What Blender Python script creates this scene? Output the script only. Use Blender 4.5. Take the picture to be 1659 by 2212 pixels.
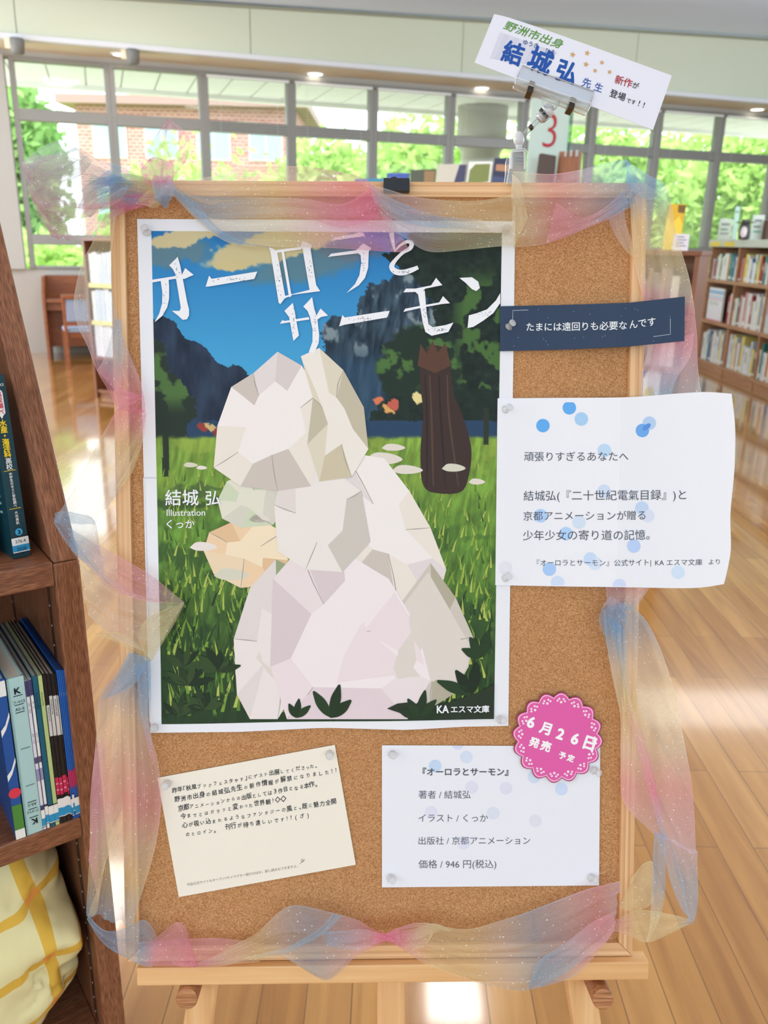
import bpy, math, random
import numpy as np
from mathutils import Matrix, Vector
from math import sin, cos, pi, radians as R_

for o in list(bpy.data.objects): bpy.data.objects.remove(o)
S = bpy.context.scene
COL = S.collection

# ------------------------------------------------------------------ camera
FPX, PITCH, ROLL, CAMH = 1800.0, R_(18), R_(1.2), 1.5
cX = Vector((1, 0, 0)); cU = Vector((0, sin(PITCH), cos(PITCH))); cF = Vector((0, cos(PITCH), -sin(PITCH)))
cR = cos(ROLL) * cX + sin(ROLL) * cU
cUp = -sin(ROLL) * cX + cos(ROLL) * cU
CAM = Vector((0, 0, CAMH))
cd = bpy.data.cameras.new('camera'); co = bpy.data.objects.new('camera', cd); COL.objects.link(co)
co.matrix_world = Matrix(((cR.x, cUp.x, -cF.x, CAM.x), (cR.y, cUp.y, -cF.y, CAM.y), (cR.z, cUp.z, -cF.z, CAM.z), (0, 0, 0, 1)))
cd.sensor_fit = 'VERTICAL'; cd.sensor_height = 36; cd.lens = FPX / 2212 * 36
cd.clip_start = .02; cd.clip_end = 300
cd.dof.use_dof = True; cd.dof.focus_distance = .97; cd.dof.aperture_fstop = 8.0
S.camera = co

# ------------------------------------------------------------------ light and exposure
S.view_settings.view_transform = 'Standard'; S.view_settings.look = 'None'
S.view_settings.gamma = 1; S.view_settings.use_curve_mapping = False
S.view_settings.exposure = 0.34
S.cycles.max_bounces = 10; S.cycles.transparent_max_bounces = 32
S.cycles.diffuse_bounces = 4; S.cycles.glossy_bounces = 4; S.cycles.transmission_bounces = 8
S.cycles.caustics_reflective = False; S.cycles.caustics_refractive = False
S.cycles.sample_clamp_indirect = 6
W = bpy.data.worlds.new('sky'); S.world = W; W.use_nodes = True
bg = W.node_tree.nodes['Background']; bg.inputs[0].default_value = (.86, .93, 1, 1); bg.inputs[1].default_value = 3.5

def light(name, typ, loc, energy, color=(1, 1, 1), size=None, target=None, sizey=None):
    l = bpy.data.lights.new(name, typ); l.energy = energy; l.color = color
    o = bpy.data.objects.new(name, l); COL.objects.link(o); o.location = loc
    if size and typ == 'AREA':
        l.size = size
        if sizey: l.shape = 'RECTANGLE'; l.size_y = sizey
    elif size and typ == 'SUN': l.angle = size
    elif size: l.shadow_soft_size = size
    if target is not None:
        o.rotation_euler = (Vector(target) - Vector(loc)).to_track_quat('-Z', 'Y').to_euler()
    return o
light('sun', 'SUN', (-20, -30, 50), 3.2, (1, .96, .88), R_(2), (0, 12, 0))
# cool area fills added out of view, behind and at both sides; then ceiling lamps
light('fill_behind', 'AREA', (1.0, -6.2, 2.4), 270, (.64, .86, 1), 12, (0.6, 4, 1.6), 2.6)
light('fill_left', 'AREA', (-7.8, 5.0, 2.3), 680, (.74, .87, 1), 11, (8, 5.6, 3.7), 2.6)
light('fill_right', 'AREA', (8.3, 6.5, 2.4), 460, (.74, .87, 1), 12, (-8, 7.5, 3.8), 2.4)
for x, y, e, sx_, sy_ in ((.62, 5.0, 9, .42, .42), (-2.6, 6.0, 30, .8, .8), (4.7, 9.4, 20, 2.8, .9), (-2.4, 9.0, 30, .8, .8), (-.4, .4, 5, .8, .8)):  # two lamps match reflections on the floor, the other three are added fill
    light('ceiling_lamp_and_fill', 'AREA', (x, y, 4.1), e, (1, .97, .93), sx_, (x, y, 0), sy_)

# ------------------------------------------------------------------ helpers
def lin(c):
    c = c / 255.0
    return c / 12.92 if c <= .04045 else ((c + .055) / 1.055) ** 2.4
def L3(rgb): return tuple(lin(c) for c in rgb)
def L4(rgb): return (*L3(rgb), 1)

def ray(x, y): return cF + cR * float((x - 829.5) / FPX) - cUp * float((y - 1106) / FPX)
def hit(x, y, P0, n):
    d = ray(x, y); return CAM + d * ((Vector(P0) - CAM).dot(n) / d.dot(n))

def new_mat(name):
    m = bpy.data.materials.new(name); m.use_nodes = True
    nt = m.node_tree; return m, nt, nt.nodes['Principled BSDF']
def N(nt, t, **kw):
    n = nt.nodes.new(t)
    for k, v in kw.items():
        if k.startswith('i_'):
            n.inputs[k[2:].replace('_', ' ')].default_value = v
        else: setattr(n, k, v)
    return n
def plain(name, rgb, rough=.5, metal=0, spec=.5, trans=0, ior=1.45, coat=0):
    m, nt, p = new_mat(name)
    p.inputs['Base Color'].default_value = L4(rgb); p.inputs['Roughness'].default_value = rough
    p.inputs['Metallic'].default_value = metal; p.inputs['Specular IOR Level'].default_value = spec
    p.inputs['Transmission Weight'].default_value = trans; p.inputs['IOR'].default_value = ior
    p.inputs['Coat Weight'].default_value = coat
    return m
def ramp(nt, stops):
    r = N(nt, 'ShaderNodeValToRGB'); e = r.color_ramp.elements
    while len(e) < len(stops): e.new(.5)
    for q, (pos, c) in zip(e, stops): q.position = pos; q.color = L4(c)
    return r
def vcol(name, rough=.55, spec=.3, grain=0):
    m, nt, p = new_mat(name)
    a = N(nt, 'ShaderNodeVertexColor', layer_name='Col')
    out = a.outputs[0]
    nt.links.new(out, p.inputs['Base Color'])
    p.inputs['Roughness'].default_value = rough; p.inputs['Specular IOR Level'].default_value = spec
    return m
def wood(name, cs, axis, along=3, across=60, rough=.45, detail=6, bump=.05, pores=0, coat=0):
    m, nt, p = new_mat(name)
    tc = N(nt, 'ShaderNodeTexCoord'); mp = N(nt, 'ShaderNodeMapping')
    sc = [across] * 3; sc[axis] = along
    mp.inputs['Scale'].default_value = sc
    nt.links.new(tc.outputs['Object'], mp.inputs[0])
    no = N(nt, 'ShaderNodeTexNoise', i_Scale=1.0, i_Detail=detail, i_Roughness=.6, i_Distortion=.3)
    nt.links.new(mp.outputs[0], no.inputs[0])
    r = ramp(nt, cs); nt.links.new(no.outputs[0], r.inputs[0])
    out = r.outputs[0]
    if pores:
        mp2 = N(nt, 'ShaderNodeMapping'); sc2 = [pores] * 3; sc2[axis] = pores * .06
        mp2.inputs['Scale'].default_value = sc2; nt.links.new(tc.outputs['Object'], mp2.inputs[0])
        n2 = N(nt, 'ShaderNodeTexNoise', i_Scale=1.0, i_Detail=3.0); nt.links.new(mp2.outputs[0], n2.inputs[0])
        r2 = ramp(nt, ((.4, (150, 138, 134)), (.6, (255, 255, 255)))); nt.links.new(n2.outputs[0], r2.inputs[0])
        mx = N(nt, 'ShaderNodeMix', data_type='RGBA', blend_type='MULTIPLY'); mx.inputs[0].default_value = .75
        nt.links.new(out, mx.inputs[6]); nt.links.new(r2.outputs[0], mx.inputs[7]); out = mx.outputs[2]
    nt.links.new(out, p.inputs['Base Color'])
    b = N(nt, 'ShaderNodeBump', i_Strength=bump, i_Distance=.002); nt.links.new(no.outputs[0], b.inputs['Height'])
    nt.links.new(b.outputs[0], p.inputs['Normal'])
    p.inputs['Roughness'].default_value = rough; p.inputs['Coat Weight'].default_value = coat
    p.inputs['Coat Roughness'].default_value = .2
    return m

class MB:
    """collects vertices and faces, built as one mesh"""
    def __init__(s): s.v = []; s.f = []; s.c = []; s.m = []; s.sm = []; s.uv = None
    def add(s, vs, fs, col=None, mi=0, smooth=False):
        b = len(s.v); s.v += [tuple(q) for q in vs]
        for f in fs:
            s.f.append([b + i for i in f]); s.c.append(col); s.m.append(mi); s.sm.append(smooth)
        return s
    def box(s, x0, x1, y0, y1, z0, z1, col=None, mi=0, M=None):
        vs = [Vector((x, y, z)) for z in (z0, z1) for y in (y0, y1) for x in (x0, x1)]
        if M is not None: vs = [M @ q for q in vs]
        return s.add(vs, [(0, 2, 3, 1), (4, 5, 7, 6), (0, 1, 5, 4), (2, 6, 7, 3), (0, 4, 6, 2), (1, 3, 7, 5)], col, mi)
    def prism(s, poly, h0, h1, fn, col=None, mi=0):
        n = len(poly); vs = [fn(a, b, h0) for a, b in poly] + [fn(a, b, h1) for a, b in poly]
        fs = [tuple(range(n - 1, -1, -1)), tuple(range(n, 2 * n))] + [(i, (i + 1) % n, n + (i + 1) % n, n + i) for i in range(n)]
        return s.add(vs, fs, col, mi)
    def lathe(s, prof, M=None, n=20, col=None, mi=0, cap=True):
        vs = []; M = M or Matrix()
        for r, z in prof:
            for k in range(n): a = 2 * pi * k / n; vs.append(M @ Vector((r * cos(a), r * sin(a), z)))
        fs = []
        for j in range(len(prof) - 1):
            for k in range(n):
                k2 = (k + 1) % n; fs.append((j * n + k, j * n + k2, (j + 1) * n + k2, (j + 1) * n + k))
        s.add(vs, fs, col, mi, True)
        if cap:
            b = len(s.v) - len(vs)
            for j, rev in ((0, True), (len(prof) - 1, False)):
                if prof[j][0] > 1e-5:
                    idx = [b + j * n + k for k in range(n)]
                    s.f.append(idx[::-1] if rev else idx); s.c.append(col); s.m.append(mi); s.sm.append(False)
        return s
    def cyl(s, p0, p1, r, r1=None, n=16, col=None, mi=0):
        p0 = Vector(p0); p1 = Vector(p1); d = p1 - p0
        M = Matrix.Translation(p0) @ d.to_track_quat('Z', 'Y').to_matrix().to_4x4()
        return s.lathe([(r, 0), (r if r1 is None else r1, d.length)], M, n, col, mi)
    def tube(s, pts, r, n=8, col=None, mi=0, closed=False):
        pts = [Vector(p) for p in pts]; vs = []; m = len(pts)
        for i, p in enumerate(pts):
            a = pts[i - 1] if (i or closed) else p; b = pts[(i + 1) % m] if (i < m - 1 or closed) else p
            q = (b - a).to_track_quat('Z', 'Y').to_matrix()
            for k in range(n): vs.append(p + q @ Vector((r * cos(2 * pi * k / n), r * sin(2 * pi * k / n), 0)))
        fs = []
        for i in range(m if closed else m - 1):
            j = (i + 1) % m
            for k in range(n): k2 = (k + 1) % n; fs.append((i * n + k, i * n + k2, j * n + k2, j * n + k))
        s.add(vs, fs, col, mi, True)
        return s
    def ball(s, c, rx, ry, rz, M=None, n=16, col=None, mi=0):
        M = (M or Matrix()) @ Matrix.Translation(c) @ Matrix.Diagonal((rx, ry, rz, 1))
        return s.lathe([(max(1e-6, sin(pi * j / 10)), -cos(pi * j / 10)) for j in range(11)], M, n, col, mi, cap=False)

def build(name, mb, mats, parent=None, M=None, bevel=0, kind=None, label=None, cat=None, group=None, smooth=False):
    me = bpy.data.meshes.new(name); me.from_pydata(mb.v, [], mb.f)
    for m in (mats if isinstance(mats, (list, tuple)) else [mats]): me.materials.append(m)
    if any(mb.m): me.polygons.foreach_set('material_index', mb.m)
    if smooth: me.polygons.foreach_set('use_smooth', [True] * len(mb.f))
    elif any(mb.sm): me.polygons.foreach_set('use_smooth', mb.sm)
    if any(c is not None for c in mb.c):
        at = me.color_attributes.new('Col', 'FLOAT_COLOR', 'CORNER'); buf = []
        for f, c in zip(mb.f, mb.c):
            q = (*(c or (1, 1, 1)), 1)
            for _ in f: buf.extend(q)
        at.data.foreach_set('color', buf)
    if mb.uv is not None:
        ul = me.uv_layers.new(name='UVMap'); buf = []
        for f in mb.f:
            for i in f: buf.extend(mb.uv[i])
        ul.data.foreach_set('uv', buf)
    me.update()
    o = bpy.data.objects.new(name, me); COL.objects.link(o)
    if parent is not None: o.parent = parent
    if M is not None:
        if parent is None: o.matrix_world = M
        else: o.matrix_local = M
    if bevel:
        b = o.modifiers.new('bevel', 'BEVEL'); b.width = bevel; b.segments = 2; b.limit_method = 'ANGLE'
    tag(o, label, cat, group, kind)
    return o
def tag(o, label=None, cat=None, group=None, kind=None):
    if label: o['label'] = label
    if cat: o['category'] = cat
    if group: o['group'] = group
    if kind: o['kind'] = kind
    return o
def empty(name, label, cat, M=None, group=None):
    o = bpy.data.objects.new(name, None); COL.objects.link(o); o.empty_display_size = .05
    if M is not None: o.matrix_world = M
    return tag(o, label, cat, group)
def T3(x, y, z): return Matrix.Translation((x, y, z))
ORD = 'first second third fourth fifth sixth seventh eighth ninth tenth eleventh twelfth thirteenth fourteenth fifteenth sixteenth seventeenth eighteenth nineteenth twentieth'.split()
def ordw(i):
    if i < 20: return ORD[i]
    t = ['twenty', 'thirty', 'forty', 'fifty'][(i + 1) // 10 - 2]; r = (i + 1) % 10
    return t + '-' + ORD[r - 1] if r else {'twenty': 'twentieth', 'thirty': 'thirtieth', 'forty': 'fortieth', 'fifty': 'fiftieth'}[t]

_tc = {}
def glyphs(s, off=0.0, res=3, raw=False):
    if off > 0 and not raw:                                        # heavier weight: the outline laid down several times around itself
        v, f = glyphs(s, 0.0, res); n = 8 if off > .016 else 4; V = [v]; F = list(f)
        for k in range(n):
            b = len(v) * (k + 1); V.append(v + off * np.array([cos(2 * pi * k / n + .4), sin(2 * pi * k / n + .4)])); F += [tuple(i + b for i in q) for q in f]
        return np.vstack(V), F
    k = (s, off, res)
    if k in _tc: return _tc[k]
    c = bpy.data.curves.new('t', 'FONT'); c.body = s; c.resolution_u = res; c.offset = off; c.dimensions = '2D'; c.fill_mode = 'FRONT'
    o = bpy.data.objects.new('t', c); COL.objects.link(o); bpy.context.view_layer.update()
    dg = bpy.context.evaluated_depsgraph_get(); m = bpy.data.meshes.new_from_object(o.evaluated_get(dg))
    v = np.array([q.co[:2] for q in m.vertices]).reshape(-1, 2); f = [tuple(p.vertices) for p in m.polygons]
    bpy.data.objects.remove(o); bpy.data.curves.remove(c); bpy.data.meshes.remove(m)
    _tc[k] = (v, f); return v, f

def glayer(s, off, res, v): return [(i // len(glyphs(s, 0.0, res)[0])) if off > 0 else 0 for i in range(len(v))]

# value noise for the printed picture
def vnoise(x, y, seed):
    rng = np.random.RandomState(seed); g = rng.rand(64, 64)
    xi = np.floor(x).astype(int); yi = np.floor(y).astype(int); fx = x - xi; fy = y - yi
    fx = fx * fx * (3 - 2 * fx); fy = fy * fy * (3 - 2 * fy)
    a = g[yi % 64, xi % 64]; b = g[yi % 64, (xi + 1) % 64]; c = g[(yi + 1) % 64, xi % 64]; d = g[(yi + 1) % 64, (xi + 1) % 64]
    return (a * (1 - fx) + b * fx) * (1 - fy) + (c * (1 - fx) + d * fx) * fy
def fbm(x, y, seed, oct=4):
    t = 0; a = .5; n = 0
    for i in range(oct): t = t + a * vnoise(x * 2 ** i, y * 2 ** i, seed + i); n += a; a *= .5
    return t / n

# ------------------------------------------------------------------ setting: materials
M_ceil = plain('ceiling_paint', (226, 238, 255), .8)
M_bulk = plain('bulkhead_panel', (210, 213, 188), .45)
M_seam = plain('seam', (150, 150, 132), .7)
M_soff = plain('soffit_wood', (232, 216, 184), .6)
M_corn = plain('cornice_white', (222, 222, 224), .5)
M_wall = plain('wall_paint', (178, 173, 164), .8)
M_frame = plain('window_frame', (146, 142, 135), .45, metal=.2)
M_white = plain('white_plastic', (235, 235, 232), .4)
M_grey = plain('grey_plastic', (120, 118, 112), .5)
M_eave = plain('eave_panel', (236, 236, 228), .7)
M_conc = plain('concrete', (178, 174, 160), .85)
M_slat = plain('blind_slat', (205, 205, 198), .5)

def glass_mat(name, rgb, gl=.06):
    m = bpy.data.materials.new(name); m.use_nodes = True; nt = m.node_tree
    nt.nodes.remove(nt.nodes['Principled BSDF']); out = nt.nodes['Material Output']
    a = N(nt, 'ShaderNodeBsdfTransparent'); a.inputs[0].default_value = L4(rgb)
    b = N(nt, 'ShaderNodeBsdfGlossy'); b.inputs['Roughness'].default_value = .03
    fr = N(nt, 'ShaderNodeFresnel'); fr.inputs[0].default_value = 1.25
    mx = N(nt, 'ShaderNodeMixShader'); nt.links.new(fr.outputs[0], mx.inputs[0])
    nt.links.new(a.outputs[0], mx.inputs[1]); nt.links.new(b.outputs[0], mx.inputs[2]); nt.links.new(mx.outputs[0], out.inputs[0])
    return m
M_pane = glass_mat('window_glass', (250, 253, 250))

# glossy strip floor, boards run away from the camera
def floor_mat():
    m, nt, p = new_mat('floor_boards')
    tc = N(nt, 'ShaderNodeTexCoord'); mp = N(nt, 'ShaderNodeMapping')
    mp.inputs['Rotation'].default_value = (0, 0, pi / 2); mp.inputs['Location'].default_value = (0, .046, 0)
    nt.links.new(tc.outputs['Object'], mp.inputs[0])
    b = N(nt, 'ShaderNodeTexBrick', offset=.37, offset_frequency=2)
    b.inputs['Color1'].default_value = (1, 1, 1, 1); b.inputs['Color2'].default_value = (0, 0, 0, 1); b.inputs['Mortar'].default_value = (.5, .5, .5, 1)
    b.inputs['Scale'].default_value = 1; b.inputs['Mortar Size'].default_value = .0012; b.inputs['Mortar Smooth'].default_value = .1
    b.inputs['Brick Width'].default_value = .91; b.inputs['Row Height'].default_value = .0943
    nt.links.new(mp.outputs[0], b.inputs[0])
    r = ramp(nt, ((0, (184, 128, 62)), (.5, (198, 143, 74)), (1, (210, 157, 88))))
    nt.links.new(b.outputs[0], r.inputs[0])
    mp2 = N(nt, 'ShaderNodeMapping'); mp2.inputs['Scale'].default_value = (24, 1.6, 1)
    nt.links.new(tc.outputs['Object'], mp2.inputs[0])
    no = N(nt, 'ShaderNodeTexNoise', i_Scale=1.0, i_Detail=5.0, i_Distortion=.6); nt.links.new(mp2.outputs[0], no.inputs[0])
    r2 = ramp(nt, ((.3, (205, 190, 175)), (.7, (255, 255, 255)))); nt.links.new(no.outputs[0], r2.inputs[0])
    mx = N(nt, 'ShaderNodeMix', data_type='RGBA', blend_type='MULTIPLY'); mx.inputs[0].default_value = .8
    nt.links.new(r.outputs[0], mx.inputs[6]); nt.links.new(r2.outputs[0], mx.inputs[7])
    mx2 = N(nt, 'ShaderNodeMix', data_type='RGBA'); nt.links.new(b.outputs['Fac'], mx2.inputs[0])
    nt.links.new(mx.outputs[2], mx2.inputs[6]); mx2.inputs[7].default_value = L4((120, 82, 45))
    nt.links.new(mx2.outputs[2], p.inputs['Base Color'])
    p.inputs['Roughness'].default_value = .16; p.inputs['IOR'].default_value = 1.5
    p.inputs['Coat Weight'].default_value = 1; p.inputs['Coat Roughness'].default_value = .07
    bp_ = N(nt, 'ShaderNodeBump', i_Strength=.12, i_Distance=.003); bp_.invert = True
    nt.links.new(b.outputs['Fac'], bp_.inputs['Height'])
    n3 = N(nt, 'ShaderNodeTexNoise', i_Scale=9.0, i_Detail=2.0); nt.links.new(tc.outputs['Object'], n3.inputs[0])
    bp2 = N(nt, 'ShaderNodeBump', i_Strength=.03, i_Distance=.01); nt.links.new(n3.outputs[0], bp2.inputs['Height'])
    nt.links.new(bp2.outputs[0], bp_.inputs['Normal'])
    nt.links.new(bp_.outputs[0], p.inputs['Normal'])
    return m
M_floor = floor_mat()

# ------------------------------------------------------------------ setting: geometry
YAW = R_(18.4)
wt = Vector((cos(YAW), sin(YAW), 0)); wn = Vector((-sin(YAW), cos(YAW), 0)); WP = Vector((0, 12.68, 0))
WM = Matrix(((wt.x, wn.x, 0, WP.x), (wt.y, wn.y, 0, WP.y), (0, 0, 1, 0), (0, 0, 0, 1)))   # x along the windows, y outwards
wy = lambda x: 12.68 + math.tan(YAW) * x
mb = MB().prism([(-8, -6.5), (8.5, -6.5), (8.5, wy(8.5) + .1), (-8, wy(-8) + .1)], -.1, 0, lambda a, b, h: (a, b, h))
build('floor', mb, M_floor, kind='structure')
bt = lambda s: 4.27 + .036 * s                                     # bulkhead top rises to the right
mb = MB()
a = WM @ Vector((-9, .1, bt(-9))); b = WM @ Vector((10, .1, bt(10)))
c = b - wn * 22; d = a - wn * 22
up = Vector((0, 0, .12))
mb.add([a, b, c, d, a + up, b + up, c + up, d + up], [(0, 1, 2, 3), (7, 6, 5, 4), (0, 4, 5, 1), (1, 5, 6, 2), (2, 6, 7, 3), (3, 7, 4, 0)])
build('ceiling', mb, M_ceil, kind='structure')
mb = MB()
joints = [-9, -7.4, -4.7, -2.05, .75, 3.4, 6.1, 8.8, 10]
for i in range(len(joints) - 1):
    s0, s1 = joints[i] + .004, joints[i + 1] - .004
    mb.add([(s, y, z) for s in (s0, s1) for y in (-.62, -.56) for z in (3.64, bt(s) - .015)],
           [(0, 4, 5, 1), (2, 3, 7, 6), (0, 1, 3, 2), (4, 6, 7, 5), (1, 5, 7, 3), (0, 2, 6, 4)])
build('wall_bulkhead', mb, M_bulk, M=WM, kind='structure', bevel=.003)
mb = MB().box(-9, 10, -.555, -.05, 3.66, 4.1)
build('wall_bulkhead_core', mb, M_seam, M=WM, kind='structure')
build('trim_1', MB().box(-9, 10, -.66, -.56, 3.585, 3.645), M_corn, M=WM, kind='structure', bevel=.006)
build('trim_2', MB().box(-9, 10, -.56, .1, 3.585, 3.66), M_soff, M=WM, kind='structure')
tp = [WM @ Vector((-9, -.63, bt(-9) - .035)), WM @ Vector((10, -.63, bt(10) - .035))]
build('trim_3', MB().tube(tp, .02, 8), M_seam, kind='structure')
build('wall_back', MB().box(-9, 10, 0, .12, 0, 1.07).box(-9, 10, 0, .12, 3.5, 3.6).box(-5.22, -4.92, -.08, .14, 1.07, 3.52), M_wall, M=WM, kind='structure')
build('wall_left', MB().box(-8.12, -8, -6.5, 9.9, 0, 4.0), M_wall, kind='structure')
build('wall_right', MB().box(8.5, 8.62, -6.5, 15.4, 0, 4.2), M_wall, kind='structure')
build('wall_behind', MB().box(-8, 8.5, -6.62, -6.5, 0, 4.2), M_wall, kind='structure')
wxs = [-3.72 + 1.148 * k for k in range(-1, 12)]
bays = [(-6.6, -5.24)] + [(wxs[i], wxs[i + 1]) for i in range(len(wxs) - 1)]
for i, (s0, s1) in enumerate(bays):
    w = tag(bpy.data.objects.new('window_%d' % (i + 1), None), kind='structure'); COL.objects.link(w); w.matrix_world = WM @ T3(s0, 0, 0)
    l = s1 - s0; fr = MB(); t = .062
    fr.box(0, t, -.03, .11, 1.07, 3.52).box(l - t, l, -.03, .11, 1.07, 3.52)
    for z0, z1, y0 in ((1.07, 1.11, -.02), (1.37, 1.50, -.05), (2.82, 2.955, -.03), (3.475, 3.52, -.03)):
        fr.box(t, l - t, y0, .10, z0, z1)
    f = build('window_frame', fr, M_frame, w, bevel=.006)
    for z0, z1 in ((1.11, 1.37), (1.50, 2.82), (2.955, 3.475)):
        build('pane', MB().box(t, l - t, .045, .051, z0, z1), M_pane, w)
# downlights and detectors in the soffit
M_lamp = bpy.data.materials.new('lamp_lens'); M_lamp.use_nodes = True
pb = M_lamp.node_tree.nodes['Principled BSDF']; pb.inputs['Emission Color'].default_value = (1, .93, .78, 1); pb.inputs['Emission Strength'].default_value = 4
soff = lambda x, y: hit(x, y, (0, 0, 3.585), (0, 0, 1))
for k, (x, y, nm) in enumerate(((262, 117, 'leftmost, above the second tall window'), (681, 159, 'above the middle windows'),
                                (1041, 190, 'beside the tilted sign card'), (1636, 236, 'at the right edge of the photo'))):
    p = soff(x, y); r = empty('downlight', 'round lit downlight in the tan soffit, ' + nm, 'ceiling light', T3(p.x, p.y, p.z))
    tag(r, group='downlights in the soffit')
    build('trim_ring', MB().lathe([(.125, .012), (.125, -.008), (.1, -.012), (.098, .012)], n=28), M_white, r)
    build('lens', MB().lathe([(.098, .006), (.098, -.006), (.02, -.012), (.0, -.012)], n=24), M_lamp, r)
for x, y, lab in ((36, 84, 'small grey cylinder speaker under the soffit at the far left'), (286, 108, 'small grey cylinder speaker right of the leftmost downlight')):
    p = soff(x, y)
    r = empty('ceiling_sensor', lab, 'speaker', T3(p.x, p.y, p.z), 'soffit speakers')
    build('housing', MB().lathe([(.075, .005), (.08, -.02), (.07, -.14), (.05, -.155), (0, -.155)], n=20), M_grey, r)
    build('bracket', MB().box(-.13, -.05, -.03, .03, -.1, .01), M_soff, r, bevel=.006)

# venetian blinds in the tall panes (thin slats, open)
names = {3: 'third', 4: 'fourth', 5: 'fifth', 6: 'sixth', 7: 'seventh', 8: 'eighth', 9: 'ninth', 10: 'tenth', 11: 'eleventh'}
for i in range(3, 12):
    s0, s1 = bays[i]; z0, z1 = (1.52, 3.47)
    if i == 6: z0 = 2.96
    r = empty('venetian_blind', 'open pale slat blind inside the %s tall window from the left pillar' % names.get(i, ORD[i - 1]), 'blind', WM @ T3(s0, -.07, z1), 'window blinds')
    mb = MB(); n = int((z1 - z0) / .034)
    for k in range(n):
        z = -.03 - k * .034
        mb.box(.05, s1 - s0 - .05, -.011, .011, z - .0012, z + .0012, M=T3(0, 0, z) @ Matrix.Rotation(R_(12), 4, 'X') @ T3(0, 0, -z))
    build('slats', mb, M_slat, r)
    build('head_rail', MB().box(.04, s1 - s0 - .04, -.02, .02, -.02, .008), M_white, r, bevel=.003)
    for cx in (.2, s1 - s0 - .2): build('cord', MB().tube([(cx, -.015, 0), (cx, -.015, z0 - z1)], .0012, 5), M_white, r)

# ------------------------------------------------------------------ outside
def grass_mat():
    m, nt, p = new_mat('lawn'); tc = N(nt, 'ShaderNodeTexCoord')
    no = N(nt, 'ShaderNodeTexNoise', i_Scale=1.2, i_Detail=6.0); nt.links.new(tc.outputs['Object'], no.inputs[0])
    r = ramp(nt, ((.3, (136, 172, 86)), (.7, (176, 208, 116)))); nt.links.new(no.outputs[0], r.inputs[0]); nt.links.new(r.outputs[0], p.inputs[0])
    p.inputs['Roughness'].default_value = .9
    return m
def leaf_mat(name, c1, c2):
    m = bpy.data.materials.new(name); m.use_nodes = True; nt = m.node_tree
    nt.nodes.remove(nt.nodes['Principled BSDF']); out = nt.nodes['Material Output']
    g = N(nt, 'ShaderNodeNewGeometry'); r = ramp(nt, ((0, c1), (1, c2))); nt.links.new(g.outputs['Random Per Island'], r.inputs[0])
    a = N(nt, 'ShaderNodeBsdfDiffuse'); b = N(nt, 'ShaderNodeBsdfTranslucent')
    nt.links.new(r.outputs[0], a.inputs[0]); nt.links.new(r.outputs[0], b.inputs[0])
    mx = N(nt, 'ShaderNodeMixShader'); mx.inputs[0].default_value = .5
    nt.links.new(a.outputs[0], mx.inputs[1]); nt.links.new(b.outputs[0], mx.inputs[2]); nt.links.new(mx.outputs[0], out.inputs[0])
    return m
M_lawn = grass_mat(); M_leaf = leaf_mat('leaves', (146, 188, 92), (208, 228, 150)); M_leaf2 = leaf_mat('leaves_dark', (118, 164, 92), (172, 204, 132))
M_bark = plain('bark', (96, 84, 70), .9)
M_bounce = plain('bounce_slab_grey', (200, 196, 186), .85)
build('bounce_slab', MB().box(-14, 16, .2, 10.5, -.2, -.1), M_bounce, M=WM, kind='structure')  # unseen pale slab added so light bouncing onto the eaves stays neutral
build('ground', MB().prism([(-60, wy(-60) + .2), (60, wy(60) + .2), (60, 110), (-60, 110)], -.3, -.12, lambda a, b, h: (a, b, h)), M_lawn, kind='structure')
mb = MB()
for k in range(52):
    s = -12 + k * .5
    mb.box(s + .012, s + .488, .13, 2.75, 3.66, 3.70)
mb.box(-12, 14, .13, 2.85, 3.70, 3.95).box(-12, 14, 2.75, 2.9, 3.6, 3.95)
build('roof_eaves', mb, M_eave, M=WM, kind='structure')
p = hit(1040, 300, WM @ Vector((0, 2.0, 0)), wn)
cm = MB().lathe([(.33, -.2), (.33, 2.95), (.36, 3.0), (.42, 3.05), (.42, 3.66)], n=32)
build('column', cm, M_conc, M=T3(p.x, p.y, 0), kind='structure')

rng = random.Random(7)
def leaf_cloud(n, c, rad, size, shell=.55, rg=rng):
    mb = MB()
    for _ in range(n):
        while True:
            d = Vector((rg.uniform(-1, 1), rg.uniform(-1, 1), rg.uniform(-1, 1)))
            if .05 < d.length < 1: break
        d = d.normalized() * (shell + (1 - shell) * rg.random()) * (1 + .22 * sin(5 * d.x + 3 * d.z) * cos(4 * d.y))
        q = Vector((c[0] + d.x * rad[0], c[1] + d.y * rad[1], c[2] + d.z * rad[2]))
        if q.z < .05: continue
        a = Vector((rg.uniform(-1, 1), rg.uniform(-1, 1), rg.uniform(-1, 1))).normalized(); b = a.orthogonal().normalized(); s = size * rg.uniform(.6, 1.3)
        mb.add([q - a * s, q + b * s * .45, q + a * s, q - b * s * .45], [(0, 1, 2, 3)])
    return mb
def tree(px, Y, z, rx, rz, n, label, mat):
    X = (px - 829.5) / 1893 * Y
    r = empty('tree', label, 'tree', T3(X, Y, -.12), 'trees outside the windows')
    mb = MB().tube([(0, 0, 0), (.05, 0, 1.2), (-.05, 0, z * .7), (0, 0, z + .6)], .16, 10)
    for k in range(5): a = k * 1.3; mb.tube([(0, 0, z * .55 + .2 * k), (cos(a) * rx * .3, sin(a) * rx * .3, z * .8 + .2 * k), (cos(a) * rx * .6, sin(a) * rx * .6, z + .3)], .06, 6)
    build('trunk', mb, M_bark, r)
    build('crown', leaf_cloud(n, (0, 0, z), (rx, rx, rz), .2), mat, r)
tree(36, 22, 3.2, 1.2, 2.2, 3000, 'tall green tree seen through the first window at the far left', M_leaf2)
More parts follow.
